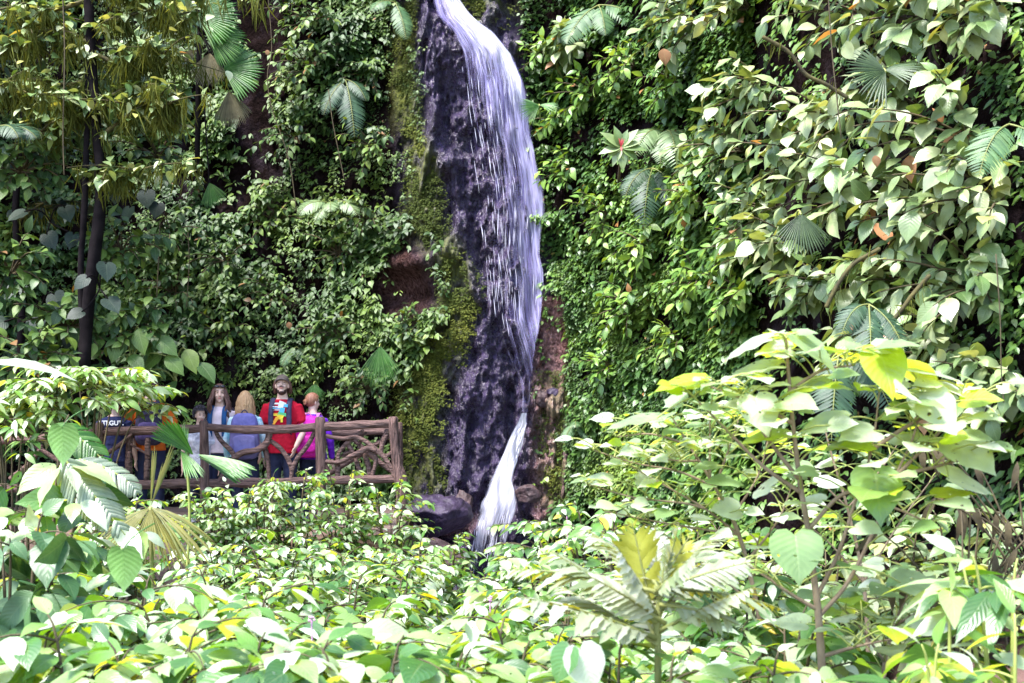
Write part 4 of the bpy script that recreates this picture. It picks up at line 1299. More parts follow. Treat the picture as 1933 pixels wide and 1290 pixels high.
def sapling(label, d, trunk, branches, L, seed, nl=9, r0=.02, explicit=(), group=None, mat=None, first=.3, name='sapling', pet=.16):
    r = np.random.default_rng(seed)
    tp = spline(Pl(trunk, d))
    base = tp[0].copy()
    root = thing(name, label, 'sapling', base, group)
    tm = MB(); tm.tube(tp, np.linspace(r0, r0 * .3, len(tp)), 8, True, None, None, .25)
    tm.obj('trunk', M_STEMB, root)
    bm_, pm, fm = MB(), MB(), MB()
    pos, dr, up, ll = [], [], [], []

    def leaf(p, az, tilt, L_, pl, updir=None):
        o = np.array([math.cos(az), math.sin(az), 0])
        e = p + o * pl + np.array([0, 0, pl * .45])
        pm.tube(bez(p, p + o * pl * .5 + [0, 0, pl * .5], e, 5), [.004, .0032, .003, .003, .0025], 4)
        pos.append(e); dr.append(o + np.array([0, 0, tilt])); ll.append(L_)
        up.append(np.array([-.1, -.42, 1.0]) + r.normal(0, .22, 3) if updir is None else np.asarray(updir, float))

    lines = [tp]
    for br in branches:
        c = spline(Pl(br, d))
        bm_.tube(c, np.linspace(r0 * .55, r0 * .18, len(c)), 6)
        lines.append(c)
    for c in lines:
        m = len(c)
        az = r.random() * 6.28
        n_ = int(nl * (1.2 if c is tp else 1))
        for i in range(n_):
            t = first + (1 - first) * (i + .5) / n_
            p = c[min(int(t * (m - 1)), m - 1)]
            az += 2.4
            leaf(p, az + r.normal(0, .3), -.12 + .3 * r.random(), L * (.5 + .6 * r.random()) * (1 if t < .9 else .7), pet * (.6 + .8 * (1 - t) + .3 * r.random()))
        for i in range(3):
            az += 2.1
            leaf(c[-1], az, .1, L * (.35 + .2 * r.random()), pet * .3)
    for (px, py, dd, az, tilt, L_, ud) in explicit:
        p = P(px, py, d + dd)
        j = min((np.linalg.norm(c - p, axis=1).min(), k, np.linalg.norm(c - p, axis=1).argmin()) for k, c in enumerate(lines))
        q = lines[j[1]][j[2]]
        pm.tube(bez(q, (q + p) / 2 + np.array([0, 0, .02]), p, 6), .003, 4)
        pos.append(p); dr.append(np.array([math.cos(az), math.sin(az), tilt])); up.append(np.asarray(ud, float)); ll.append(L_ * .82)
    n = len(pos)
    fm.leaves(T_HEART, pos, dr, up, ll, .85 + .3 * r.random(n), r.random(n))
    if bm_.V: bm_.obj('branches', M_STEMB, root)
    fm.add(np.concatenate(pm.V), np.concatenate(pm.Q), np.concatenate(pm.A), 1)
    fm.obj('foliage', [mat or M_SAP, M_STALK], root)
    return root


M_STEMB = solid('sapling_bark', (.12, .08, .05), (.26, .19, .13), .7, 10, .5)
M_STALK = solid('yellow_stalk', (.2, .24, .05), (.32, .34, .1), .5, 10, 0)
U = (0, 0, 1); FV = (0, -1, .35)
sapling('tall slender sapling with forked brown trunk and large heart shaped leaves', 5.2,
        [(1560, 1420), (1553, 1290), (1545, 1160), (1538, 1100), (1525, 1000), (1510, 910), (1497, 800), (1488, 700), (1483, 640)],
        [[(1545, 1165), (1600, 1100), (1650, 1000), (1690, 900), (1722, 830), (1745, 750)], [(1540, 1130), (1580, 1050), (1610, 960), (1645, 850), (1660, 740)],
         [(1541, 1150), (1490, 1120), (1440, 1085), (1400, 1060)], [(1508, 905), (1465, 850), (1430, 800), (1400, 745)],
         [(1550, 1240), (1620, 1220), (1690, 1205)], [(1512, 930), (1440, 880), (1360, 800), (1310, 750)], [(1690, 900), (1740, 850), (1790, 800)], [(1645, 850), (1720, 800), (1800, 760), (1860, 745)], [(1690, 900), (1770, 880), (1850, 860)], [(1497, 800), (1420, 760), (1340, 730)], [(1490, 740), (1550, 700), (1610, 690)], [(1525, 1000), (1600, 930), (1690, 960), (1760, 990)]],
        .14, 5, 9, .017,
        [(1500, 632, 0, -.4, -.7, .25, (.35, -.45, .9)), (1450, 640, 0, 2.9, -.35, .24, (0, -.3, 1)), (1480, 630, .05, 1.2, -.2, .2, U), (1470, 690, 0, 3.0, -.1, .25, (0, -.25, 1)), (1600, 655, 0, .2, -.1, .22, (0, -.3, 1)),
         (1660, 660, -.05, -1.4, -1.3, .26, FV), (1700, 690, .05, .3, -.4, .24, (0, .2, 1)), (1325, 715, 0, 3.1, -.15, .25, (0, -.25, 1)), (1570, 720, 0, 3.3, -.15, .24, (0, -.2, 1)), (1425, 750, -.05, -1.3, -1.1, .21, FV),
         (1740, 740, -.05, -.9, -.9, .25, (0, -.9, .6)), (1790, 735, 0, .1, -.3, .27, (0, -.3, 1)), (1720, 700, 0, 0, -.1, .26, (0, -.2, 1)), (1240, 790, 0, 3.0, -.1, .27, (0, -.2, 1)), (1700, 770, 0, .2, -.05, .24, (0, -.2, 1)),
         (1650, 890, -.1, -1.6, -1.2, .27, (0, -1, .3)), (1500, 1010, -.15, -1.55, -1.6, .23, (0, -1, .2)), (1790, 900, -.05, .3, -.2, .26, (0, -.5, 1)), (1700, 1100, 0, 0, -.1, .25, (0, -.4, 1)),
         (1800, 830, 0, -.8, -.6, .25, (0, -.7, .8)), (1600, 790, 0, 3.2, -.2, .24, (0, -.3, 1)), (1480, 820, 0, 3.0, -.1, .22, (0, -.2, 1)), (1580, 845, 0, .1, 0, .23, (0, -.1, 1))])
sapling('bushy sapling with pale heart leaves standing left of the tall forked sapling', 6.3,
        [(1450, 1300), (1430, 1150), (1395, 1010), (1350, 920), (1300, 840), (1270, 790)],
        [[(1395, 1010), (1330, 960), (1260, 920), (1190, 880)], [(1430, 1150), (1350, 1080), (1270, 1020), (1200, 980)], [(1350, 920), (1375, 850), (1395, 790)], [(1350, 920), (1280, 890), (1200, 875), (1120, 850)], [(1300, 840), (1230, 820), (1165, 825)], [(1410, 1060), (1470, 980), (1500, 900)],
         [(1330, 960), (1290, 950), (1200, 940), (1110, 915)], [(1395, 1010), (1330, 1000), (1240, 985), (1140, 965)], [(1380, 980), (1430, 900), (1450, 830)], [(1320, 870), (1280, 870), (1200, 860)], [(1340, 900), (1340, 840), (1340, 770)]], .125, 11, 9, .013)
sapling('leafy sapling filling the gap behind the forked trunk of the tall sapling', 7.4,
        [(1640, 1260), (1630, 1100), (1600, 960), (1570, 860), (1555, 800)],
        [[(1630, 1100), (1690, 1000), (1740, 930), (1780, 880)], [(1600, 960), (1540, 900), (1490, 850)], [(1600, 960), (1660, 890), (1700, 830)], [(1630, 1100), (1560, 1020), (1480, 960)]], .135, 21, 8, .012)
sapling('low sapling with hole-eaten leaves at the lower right beneath the tall sapling', 5.6,
        [(1660, 1380), (1670, 1250), (1700, 1150), (1740, 1080)], [[(1670, 1250), (1620, 1180), (1570, 1130)], [(1690, 1180), (1760, 1140), (1800, 1110)]], .14, 31, 10, .011)

# ------------------------------------------------------------------ silvery lobed plant in the middle foreground
d = 4.3
b0 = P(1240, 1400, d)
root = thing('silver_leaved_plant', 'silvery plant with long deeply lobed leaves spreading from one stalk in the foreground', 'plant', b0)
sm, fm = MB(), MB()
ctr = P(1242, 1165, d)
sm.tube(spline([b0, P(1242, 1280, d), ctr, P(1246, 1100, d)]), [.011] * 13 + [.008] * 6, 8)
r = np.random.default_rng(12)
pos, dr, up, ll, rn = [], [], [], [], []
for (tx, ty, ddy, Lk, ud) in ((1185, 985, .06, 1.05, (-.1, 1, .2)),  (1315, 1010, .05, 1.0, (.5, 1, .3)),  (1290, 985, -.02, 1.0, (.9, -.25, .1)), (1235, 985, .2, .9, (0, -.6, .6)), (1262, 1010, .0, .85, (-.8, -.5, .3)),
                              (1360, 1020, .15, 1.1, (-.2, -.3, 1)), (1420, 1075, 0, 1.1, (0, -.3, 1)), (1430, 1130, -.25, 1.1, (0, -.3, 1)), (1110, 1020, .2, 1.15, (.2, -.3, 1)), (1040, 1065, .0, 1.15, (.1, -.3, 1)),
                              (985, 1095, .1, 1.2, (0, -.35, 1)), (1000, 1160, -.3, 1.2, (0, -.35, 1)), (1400, 1190, -.2, 1.0, (0, -.5, 1)), (1150, 1040, -.3, 1.0, (.2, -.5, 1)),
                              (1330, 1060, -.35, 1.0, (-.2, -.5, 1)), (1170, 1090, .45, 1.1, U), (1340, 1080, .45, 1.1, U), (1450, 1160, .2, 1.2, U),
                              (1120, 1110, -.1, 1.2, (0, -.3, 1)), (1060, 1130, .2, 1.2, (0, -.2, 1))):
    t_ = P(tx, ty, d + ddy)
    j0 = ctr + np.array([r.normal(0, .008), r.normal(0, .008), -.1 + .2 * r.random()])
    v = t_ - j0; ln = np.linalg.norm(v)
    v = v + np.array([0, 0, .16 * ln])
    sm.tube([j0, j0 + v * .12, j0 + v * .24], [.009, .007, .005], 6)
    pos.append(j0 + v * .1); dr.append(v); up.append(np.asarray(ud, float) + r.normal(0, .25, 3)); ll.append(ln * Lk * .88); rn.append(r.random())
for k in range(len(pos)):
    p0 = np.asarray(pos[k]); v = np.asarray(dr[k], float); u_ = np.asarray(up[k], float); LL = ll[k]
    v = norm(v); e = p0 + v * LL * .97 - np.array([0, 0, .13 * LL * (1 - abs(v[2]))])
    c = bez(p0, p0 + v * LL * .55, e, 15); tg = norm(np.gradient(c, axis=0))
    sm.tube(c, np.linspace(.006, .0015, 15), 4)
    for i_ in range(14):
        t = (i_ + .5) / 14; n_ = norm(u_ - tg[i_] * np.dot(u_, tg[i_])); sd = np.cross(tg[i_], n_)
        ln = LL * .29 * (math.sin(math.pi * (.12 + .84 * t)) ** .8) * (.85 + .3 * r.random())
        for s_ in (-1, 1):
            if r.random() < .16: continue
            fm.leaves(T_LOBE, [c[i_]], [sd * s_ * .75 + tg[i_] * (.7 + .15 * r.random()) - np.array([0, 0, .12 * r.random()])], [n_ + r.normal(0, .12, 3)], ln, 1.0, [rn[k] * .5 + .5 * r.random()])
sm.obj('stems', M_STEM, root); fm.obj('foliage', M_LOBED, root)

# ------------------------------------------------------------------ palms on the lower left
root = thing('fan_palm', 'olive fan palm with wide pleated hanging blades and upright stalks in front of the fence', 'palm', P(290, 1200, 9))
pm, bm_ = MB(), MB()
hub = P(284, 958, 9)
pm.tube(spline([P(290, 1200, 9.05), P(287, 1050, 9.05), hub]), .012, 6)
fan(bm_, hub, (-.75, -.3, -.45), (-.3, -.75, .6), .36, .95, 9, .62, .3, 3)
fan(bm_, hub, (-.02, -.45, -.8), (0, -.85, .5), .36, .75, 8, .62, .12, 4)
fan(bm_, hub, (.78, -.2, -.28), (.2, -.7, .7), .46, .8, 9, .62, .4, 5)
fan(bm_, hub, (.5, -.25, -.75), (.1, -.8, .55), .4, .5, 6, .62, .2, 6)
for (x, y) in ((292, 845), (330, 838), (312, 870)):
    e = P(x, y, 9.05)
    fan(bm_, hub, e - hub, (-.4, -1, .1), float(np.linalg.norm(e - hub)), .13, 3, .7, -.02, x)
pm.obj('stalk', M_STALK, root); bm_.obj('blades', M_PALMO, root)

root = thing('young_palm', 'young palm with a bright green split pleated frond below the fence rail', 'palm', P(350, 1120, 9.6))
pm, bm_ = MB(), MB()
hub = P(352, 862, 9.6)
pm.tube(spline([P(350, 1120, 9.6), P(358, 980, 9.6), hub]), .01, 6)
fan(bm_, P(366, 860, 9.6), P(302, 792, 9.5) - P(366, 860, 9.6), (.35, 1, .25), .36, .85, 12, .85, .1, 11)
fan(bm_, hub, P(345, 790, 9.65) - hub, (-.1, -1, .3), .26, .35, 6, .7, .1, 12)
fan(bm_, P(372, 858, 9.6), P(500, 886, 9.4) - P(372, 858, 9.6), (.1, -.5, .9), .45, .55, 12, .85, .12, 13)
fan(bm_, P(372, 862, 9.6), P(470, 905, 9.4) - P(372, 862, 9.6), (0, .6, .8), .38, .4, 8, .85, .1, 15)
fan(bm_, P(340, 850, 9.6), P(390, 905, 9.3) - P(340, 850, 9.6), (.2, -.6, .8), .3, .6, 10, .8, .2, 16)
pm.obj('stalk', M_STALK, root); bm_.obj('blades', M_PALM, root)


def pleated(label, name, pts, d, wd, mat, n=22, seed=0):
    """one long undivided leaf with a midrib and deep side pleats"""
    r = np.random.default_rng(seed)
    c = spline(Pl(pts, d), 8)
    root = thing(name, label, 'palm', c[0])
    s_ = MB(); s_.tube(c, np.linspace(.01, .003, len(c)), 6)
    tg = norm(np.gradient(c, axis=0)); upv = np.array([.15, -.6, .8])
    f = MB()
    for sgn in (-1, 1):
        for k in range(n):
            t = .08 + .9 * k / n
            i = min(int(t * (len(c) - 1)), len(c) - 2)
            nrm = norm(upv - tg[i] * np.dot(upv, tg[i])); sd = np.cross(tg[i], nrm) * sgn
            w_ = wd * math.sin(math.pi * min(1, .2 + .8 * t)) ** .6
            dirv = norm(sd + tg[i] * .75)
            step = np.linalg.norm(c[-1] - c[0]) / n * .62
            rows = []
            for q_ in (0, .35, .7, .9, 1.0):
                p = c[i] + dirv * w_ * q_ - np.array([0, 0, 1]) * .22 * w_ * q_ ** 2
                ww = step * (1 if q_ < .8 else (.7 if q_ < .95 else .12))
                rows.append([p - tg[i] * ww, p + nrm * .014 * (1 if q_ < .95 else .2), p + tg[i] * ww])
            f.loft(rows, False, r.random())
    s_.obj('midrib', M_STALK, root); f.obj('blade', mat, root)
    return root


pleated('silvery white pleated palm leaf arching down on the left', 'pleated_leaf', [(118, 862), (150, 905), (190, 950), (236, 1010)], 7.6, .16, M_PALMW, 18, 3)
pleated('second pale pleated leaf lying just above the silvery white one', 'pleated_leaf', [(150, 868), (190, 880), (235, 905), (262, 935)], 8.2, .11, M_PALMW, 16, 4)
pleated('deep green arching pleated leaf beside the left fence post', 'pleated_leaf', [(90, 805), (130, 815), (165, 840), (205, 880)], 8.6, .15, M_PALM, 18, 5)

# fan palm high on the left
root = thing('fan_palm', 'fan palm with round green blades against the bare cliff at the upper left', 'palm', P(375, 230, 17.5))
pm, b1, b2 = MB(), MB(), MB()
hubs = [((372, 32), (1, -.1, .12), .54, 2.3, 1), ((392, 66), (.9, -.2, -.35), .5, 1.6, 1), ((420, 132), (.9, -.15, .1), .54, 2.2, 1), ((396, 100), (-.1, -.2, -1), .4, 1.7, 0), ((432, 172), (.2, -.1, -1), .42, 1.5, 0), ((372, 95), (-.8, -.2, -.5), .3, 1.2, 0),
        ((395, 345), (.3, -.2, -.8), .3, 1.5, 1)]
st0 = P(376, 60, 17.6)
pm.tube(spline([P(372, 330, 17.8), P(374, 200, 17.7), st0, P(372, -20, 17.6)]), .035, 8)
for (h, ax, R, spd, g) in hubs:
    hb = P(h[0], h[1], 17.2)
    pm.tube(bez(st0, (st0 + hb) / 2 + np.array([0, 0, .06]), hb, 6), .01, 5)
    fan(b1 if g else b2, hb, ax, (-.1, -1, .35), R, spd, 28, .8, .12, h[0])
pm.obj('stem', M_BARK, root); b1.obj('fronds', M_PALM, root); b2.obj('withered_fronds', M_PALMD, root)
for (lab, h, ax, R, spd, dd) in (('grey green fan palm blade hanging among the broad leaves on the right bank', (1512, 405), (0, -.3, -1), .3, 2.0, 10.4), ('fan palm with spread blades in the middle of the right bank', (1672, 135), (-.9, -.3, -.1), .32, 2.6, 10.2),
                                 ('small fan palm at the edge of the white falling water', (1018, 200), (-.9, -.3, -.2), .3, 1.9, 18.0), ('small bright fan palm on the wall above the woman in purple', (592, 726), (.1, -.3, -1), .22, 2.0, 19.6),
                                 ('drooping strap-leaved palm on the cliff above the fence corner', (716, 655), (-.1, -.3, -1), .5, 1.3, 19.0)):
    hb = P(h[0], h[1], dd)
    root = thing('fan_palm', lab, 'palm', hb + np.array([0, .3, .05]))
    s_, f = MB(), MB()
    s_.tube(bez(hb + np.array([.02, .35, -.1]), hb + np.array([0, .15, .12]), hb, 7), .008, 5)
    fan(f, hb, ax, (0, -1, .4), R, spd, 22, .6, .15, h[0])
    fan(f, hb + np.array([0, .05, .02]), np.array(ax) * [-.6, 1, 1] + [.3, 0, .2], (0, -.6, .8), R * .9, spd * .7, 14, .6, .2, h[0] + 1)
    s_.obj('stalk', M_STALK, root); f.obj('blades', M_PALMG if h[0] > 1100 else M_PALM, root)

# ------------------------------------------------------------------ ferns
fern('pale tree fern with two arching fronds on the cliff left of the fall', 625, 385, .5, [(-1, .6, .3, .65, .5), (1, .6, .35, .62, .55), (.1, 1, .2, .5, .5), (-.5, .8, -.3, .45, .4)], mat=M_FERNP)
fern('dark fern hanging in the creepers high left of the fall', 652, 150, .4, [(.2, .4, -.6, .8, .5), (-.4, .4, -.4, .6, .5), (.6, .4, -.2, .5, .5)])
fern('fern at the top edge above the left creepers', 745, 5, .4, [(.3, .5, -.5, .6, .5), (-.6, .5, .1, .5, .5)])
fern('pale green fern hanging in the middle of the right bank', 1255, 250, .5, [(.1, .7, .1, .75, .9), (-.6, .6, .2, .7, .7), (.7, .6, .2, .7, .8), (-.2, .9, -.2, .6, .6)], mat=M_FERNP)
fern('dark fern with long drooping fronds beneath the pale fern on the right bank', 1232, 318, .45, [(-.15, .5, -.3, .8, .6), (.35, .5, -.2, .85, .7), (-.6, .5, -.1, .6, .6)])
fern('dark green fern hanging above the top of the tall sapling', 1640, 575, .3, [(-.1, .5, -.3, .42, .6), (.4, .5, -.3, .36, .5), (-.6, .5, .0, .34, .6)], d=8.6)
fern('fern frond low behind the tall sapling on the shaded bank', 1585, 660, .3, [(-.2, .5, -.5, .55, .5), (.5, .5, -.3, .5, .5)], d=8.8)
fern('grey green fern at the far left edge of the shaded forest', -5, 240, 0, [(1, .2, .15, .55, .35), (.7, .6, .1, .5, .4), (-.6, .5, .2, .5, .4)], d=14.2)
fern('feathery fern at the top edge of the right bank', 1130, 10, .5, [(-.6, .5, -.4, .8, .4), (.8, .5, -.1, .8, .4), (.1, .6, -.4, .6, .4)])
fern('small fern in the creepers above the viewers', 560, 655, .35, [(.5, .5, -.3, .4, .4), (-.4, .5, -.3, .4, .4)])
fern('small pale fern near the lower cascade on the right wall', 1085, 800, .3, [(.5, .5, -.2, .35, .4), (-.4, .5, -.3, .35, .4), (0, .6, .3, .35, .5)])
fern('fern frond between the broad leaf branches at the right edge', 1905, 235, .2, [(-.5, .5, -.2, .5, .5), (.4, .5, -.2, .45, .5)], d=8.5)

# rosette with red heart
c = P(1172, 278, 16.4)
root = thing('rosette_plant', 'rosette plant with a red heart on the bank right of the waterfall', 'plant', c + np.array([0, .3, -.3]))
s_, f, g_ = MB(), MB(), MB()
s_.tube(bez(c + np.array([0, .4, -.35]), c + np.array([0, .1, -.2]), c, 7), .015, 6)
n = 13; a = np.arange(n) * 2.4
f.leaves(T_OVATE, np.repeat(c[None], n, 0), v3(np.cos(a), -.35 + 0 * a, np.sin(a)), v3(0 * a, -1 + 0 * a, .7 + 0 * a), .3 - .008 * np.arange(n), .8, .2 + .4 * RNG.random(n))
g_.leaves(T_LANCE, np.repeat(c[None] - [0, .03, 0], 4, 0), [(.1, -.3, 1), (-.2, -.4, .8), (.2, -.6, .6), (0, -.8, -.4)], (0, -1, .3), .1, .8, None)
s_.obj('stem', M_TWIG, root); f.obj('foliage', M_BROAD, root); g_.obj('red_leaves', M_PINK, root)
for (x, y, dd, L_, lab) in ((1252, 108, 14.6, .17, 'large dry orange leaf caught in the right bank'), (504, 100, 20.0, .08, 'fallen orange leaf on the bare dark cliff'), (1652, 305, 8.6, .07, 'yellow leaf beneath the fan palm of the right bank'), (545, 615, 19.8, .1, 'pinkish dead leaf on the cliff above the man in red')):
    b = MB(); c = P(x, y, dd - .25)
    b.leaves(T_BIGOV, [c + np.array([0, 0, L_ / 2])], [(.2, -.3, -1)], [(.2, -1, .2)], L_, 1.3, [.8])
    tag(b.obj('dead_leaf', M_DRY, None, c), lab, 'leaf')

# ------------------------------------------------------------------ shaded forest on the left


def moss_curtain(mb_, c, n, ln, seed):
    r = np.random.default_rng(seed)
    m = len(c)
    i = r.integers(0, m, n)
    keep = vnoise(c[i] * 5.0 + seed, 9) > .4
    i = i[keep]; n = len(i)
    pos = c[i] + r.normal(0, .03, (n, 3))
    mb_.leaves(T_LANCE, pos, v3(r.normal(0, .3, n), r.normal(0, .3, n), -np.ones(n)), v3(r.normal(0, 1, n), -np.ones(n), 0 * i), ln * (.12 + 1.0 * r.random(n) ** 3), .2, np.clip(vnoise(c[i] * 6, 4) * .7 + .4 * r.random(n), 0, 1))


def tree(label, d, trunk, limbs, r0, moss, mossn, leafn, L, seed, mat, shade_crown=None, extra=None):
    r = np.random.default_rng(seed)
    tp = spline(Pl(trunk, d))
    root = thing('tree', label, 'tree', tp[0])
    t_ = MB(); t_.tube(tp, np.linspace(r0, r0 * .6, len(tp)), 12, True, None, None, .5)
    if extra: 
        c = spline(Pl(extra, d)); t_.tube(c, r0 * .45, 8, True, None, None, .4)
    t_.obj('trunk', M_BARK, root)
    lb, ms, lf = MB(), MB(), MB()
    for k, l in enumerate(limbs):
        c = spline(Pl(l, d), 9)
        c = c + .05 * np.linspace(0, 1, len(c))[:, None] * (np.stack([vnoise(c * 4, 3), vnoise(c * 4, 4), vnoise(c * 4, 5)], -1) - .5)
        lb.tube(c, np.linspace(r0 * .35, .008, len(c)), 6, True, None, None, .4)
        lines = [c]
        for q_ in range(7):
            p = c[int((.2 + .8 * r.random()) * (len(c) - 1))]
            e = p + np.array([r.normal(0, .35), r.normal(0, .35), .12 - .35 * r.random()])
            cc = bez(p, (p + e) / 2 + [0, 0, .08], e, 8); lb.tube(cc, np.linspace(.012, .004, 8), 5); lines.append(cc)
        if moss:
            for cc in lines:
                moss_curtain(ms, cc, int(mossn * len(cc) / 20), .3, seed + k)
        al = np.concatenate(lines)
        n = leafn
        i = r.integers(0, len(al), n); dv = r.normal(0, 1, (n, 3)) * [1, 1, .35] + [0, -.3, -.25]
        lf.leaves(T_OVATE, al[i] + r.normal(0, .05, (n, 3)), dv, v3(0, 0, 1) + r.normal(0, .3, (n, 3)), L * (.6 + .7 * r.random(n)), 1.0, .97 * r.random(n))
    lb.obj('limbs', M_MOSSB, root)
    if moss: ms.obj('hanging_moss', M_HMOSS, root)['kind'] = 'stuff'
    lf.obj('foliage', mat, root)
    if shade_crown is not None:  # unseen leaf mass above the frame, added and placed to shade the left wall
        c0, rad, n = shade_crown
        f = MB(); u_ = r.normal(0, 1, (n, 3)); u_ = norm(u_) * (r.random(n) ** .4)[:, None] * rad
        k = fbm((u_ + c0) * 1.2, 2, seed) > .42
        u_ = u_[k]; n = len(u_)
        f.leaves(T_OVATE, u_ + c0, r.normal(0, 1, (n, 3)) * [1, 1, .5], v3(0, 0, 1) + r.normal(0, .4, (n, 3)), .22 * (.6 + .7 * r.random(n)), 1, .97 * r.random(n))
        f.obj('shade_crown', mat, root)
    return root


M_MOSSB = solid('mossy_bark', (.012, .01, .006), (.09, .075, .02), .9, 10, .8)
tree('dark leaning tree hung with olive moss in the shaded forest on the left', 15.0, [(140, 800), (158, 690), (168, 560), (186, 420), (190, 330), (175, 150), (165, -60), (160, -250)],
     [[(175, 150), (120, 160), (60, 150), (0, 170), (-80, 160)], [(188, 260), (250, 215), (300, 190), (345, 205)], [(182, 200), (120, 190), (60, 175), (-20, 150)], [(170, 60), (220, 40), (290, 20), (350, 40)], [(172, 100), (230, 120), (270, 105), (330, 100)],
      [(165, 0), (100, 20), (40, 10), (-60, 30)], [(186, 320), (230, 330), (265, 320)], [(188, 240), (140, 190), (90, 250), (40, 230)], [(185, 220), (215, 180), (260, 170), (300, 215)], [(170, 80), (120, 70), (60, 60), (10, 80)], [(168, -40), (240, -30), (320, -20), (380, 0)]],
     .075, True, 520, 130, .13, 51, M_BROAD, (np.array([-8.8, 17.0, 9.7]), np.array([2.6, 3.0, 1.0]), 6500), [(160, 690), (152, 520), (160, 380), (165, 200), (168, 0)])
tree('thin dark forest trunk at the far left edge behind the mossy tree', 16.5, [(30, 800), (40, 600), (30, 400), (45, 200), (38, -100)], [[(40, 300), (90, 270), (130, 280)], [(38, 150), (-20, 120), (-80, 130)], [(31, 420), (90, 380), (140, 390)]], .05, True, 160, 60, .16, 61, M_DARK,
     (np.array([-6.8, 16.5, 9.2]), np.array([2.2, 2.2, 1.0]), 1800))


def bankbush(label, px, py, off, rad, L, seed, nb=9, T=T_BIGOV, mat=None, droop=.5, group='broad leaved bushes overhanging the right bank', d=None, name='broadleaf_bush', per=8, updown=.35):
    r = np.random.default_rng(seed)
    if d is None:
        z = z_of(np.array([float(px)]), np.array([float(py)]))
        b0 = cliff_pt(np.array([float(px)]), z, .1)[0]
    else:
        b0 = P(px, py, d)
    slx = (Dbase(px + 30) - Dbase(px - 30)) / (60 / F * Dbase(px))
    nr = norm(np.array([float(slx), -1, .25]))
    sd = norm(np.cross(nr, [0, 0, 1.0]))
    root = thing(name, label, 'bush', b0, group)
    s_, f = MB(), MB()
    pos, dr, up, ll = [], [], [], []
    for i in range(nb):
        a = (i + r.random()) / nb * 2 * math.pi
        q = .35 + .65 * r.random()
        o = sd * math.cos(a) * q + np.array([0, 0, 1.0]) * math.sin(a) * q * .8
        e = b0 + o * rad + nr * (off * (.5 + .7 * r.random()) )- np.array([0, 0, .12 * rad])
        c = bez(b0, b0 + nr * off * .6 + o * rad * .5 + [0, 0, .22 * rad], e, 11)
        s_.tube(c, np.linspace(.014, .004, 11), 5)
        tg = norm(np.gradient(c, axis=0))
        az = r.random() * 6.28
        for k in range(per):
            t = .3 + .7 * (k + .5) / per
            i0 = min(int(t * 10), 10)
            az += 2.3
            ax1 = norm(np.cross(tg[i0], [0, 0, 1.0]) + 1e-6); ax2 = np.cross(ax1, tg[i0])
            dv = tg[i0] * (.5 if k < per - 2 else 1) + (ax1 * math.cos(az) + ax2 * math.sin(az)) * .9 + np.array([0, 0, -droop * (.3 + r.random())]) + nr * .3
            pos.append(c[i0] + norm(dv) * .12 * L); dr.append(dv)
            up.append(np.array([0, 0, 1.0]) + nr * (updown + .2) + r.normal(0, .32, 3)); ll.append(L * (.55 + .65 * r.random()))
    n = len(pos)
    rn = .97 * np.clip(.5 * r.random() * .5 + .75 * r.random(n), 0, 1); rn = np.where(r.random(n) < .012, 1, rn)
    f.leaves(T, pos, dr, up, ll, .85 + .3 * r.random(n), rn)
    s_.obj('stems', M_TWIG, root); f.obj('foliage', mat or M_BROAD, root)
    return root



def bigleaf(label, px, py, d, specs, mat, T=T_HEART, group=None, name='philodendron', base=None):
    """plant of a few large stalked leaves. specs: (dx, dz, length, facing-up, yaw)"""
    b0 = P(px, py, d) if base is None else base
    root = thing(name, label, 'plant', b0, group)
    s_, f = MB(), MB()
    pos, dr, up, ll = [], [], [], []
    for dx, dz, L_, fu, yw in specs:
        p = b0 + np.array([dx, -.12, dz])
        s_.tube(bez(b0, b0 + np.array([dx * .3, -.05, dz + .1]), p, 7), .009, 5)
        pos.append(p); dr.append((yw + random.uniform(-.5, .5), -.35, -1 + fu + random.uniform(-.2, .5))); up.append((random.uniform(-.6, .6), -1, fu + random.uniform(0, .9))); ll.append(L_ * (.62 if T is T_HEART else .85))
    f.leaves(T, pos, dr, up, ll, 1.0, None)
    s_.obj('stalks', M_BARK if T is T_HEART else M_STEM, root); f.obj('foliage', mat, root)
    return root


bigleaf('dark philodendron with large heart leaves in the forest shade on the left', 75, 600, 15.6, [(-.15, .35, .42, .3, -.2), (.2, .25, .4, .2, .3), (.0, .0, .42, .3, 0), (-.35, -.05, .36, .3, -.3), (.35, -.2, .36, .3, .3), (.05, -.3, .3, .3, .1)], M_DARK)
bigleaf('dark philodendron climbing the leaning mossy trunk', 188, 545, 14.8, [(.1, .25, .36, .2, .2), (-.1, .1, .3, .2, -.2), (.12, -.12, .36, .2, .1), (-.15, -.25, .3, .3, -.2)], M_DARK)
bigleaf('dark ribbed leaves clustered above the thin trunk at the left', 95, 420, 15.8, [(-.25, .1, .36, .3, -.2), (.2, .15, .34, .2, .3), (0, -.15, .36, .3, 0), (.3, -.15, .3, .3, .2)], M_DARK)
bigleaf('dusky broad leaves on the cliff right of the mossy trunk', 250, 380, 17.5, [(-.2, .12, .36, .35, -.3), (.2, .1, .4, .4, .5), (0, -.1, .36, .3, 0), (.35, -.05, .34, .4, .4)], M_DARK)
bigleaf('mid green paddle leaved plant between the trunk and the bright bush', 250, 690, 15.4, [(-.12, .3, .34, .5, -.4), (.1, .4, .36, .3, .2), (.3, .3, .36, .5, .6), (-.3, .15, .32, .5, -.8), (0, .1, .3, .6, 0), (.4, .1, .34, .5, .7)], M_CREEP, T_BIGOV, None, 'paddle_plant')
bigleaf('glossy paddle leaved plant behind the head of the bright bush', 330, 720, 15.6, [(-.12, .3, .34, .5, -.4), (.15, .35, .36, .4, .3), (.3, .2, .36, .5, .6), (-.3, .1, .32, .5, -.8), (.05, .0, .3, .6, 0)], M_CREEP, T_BIGOV, None, 'paddle_plant')

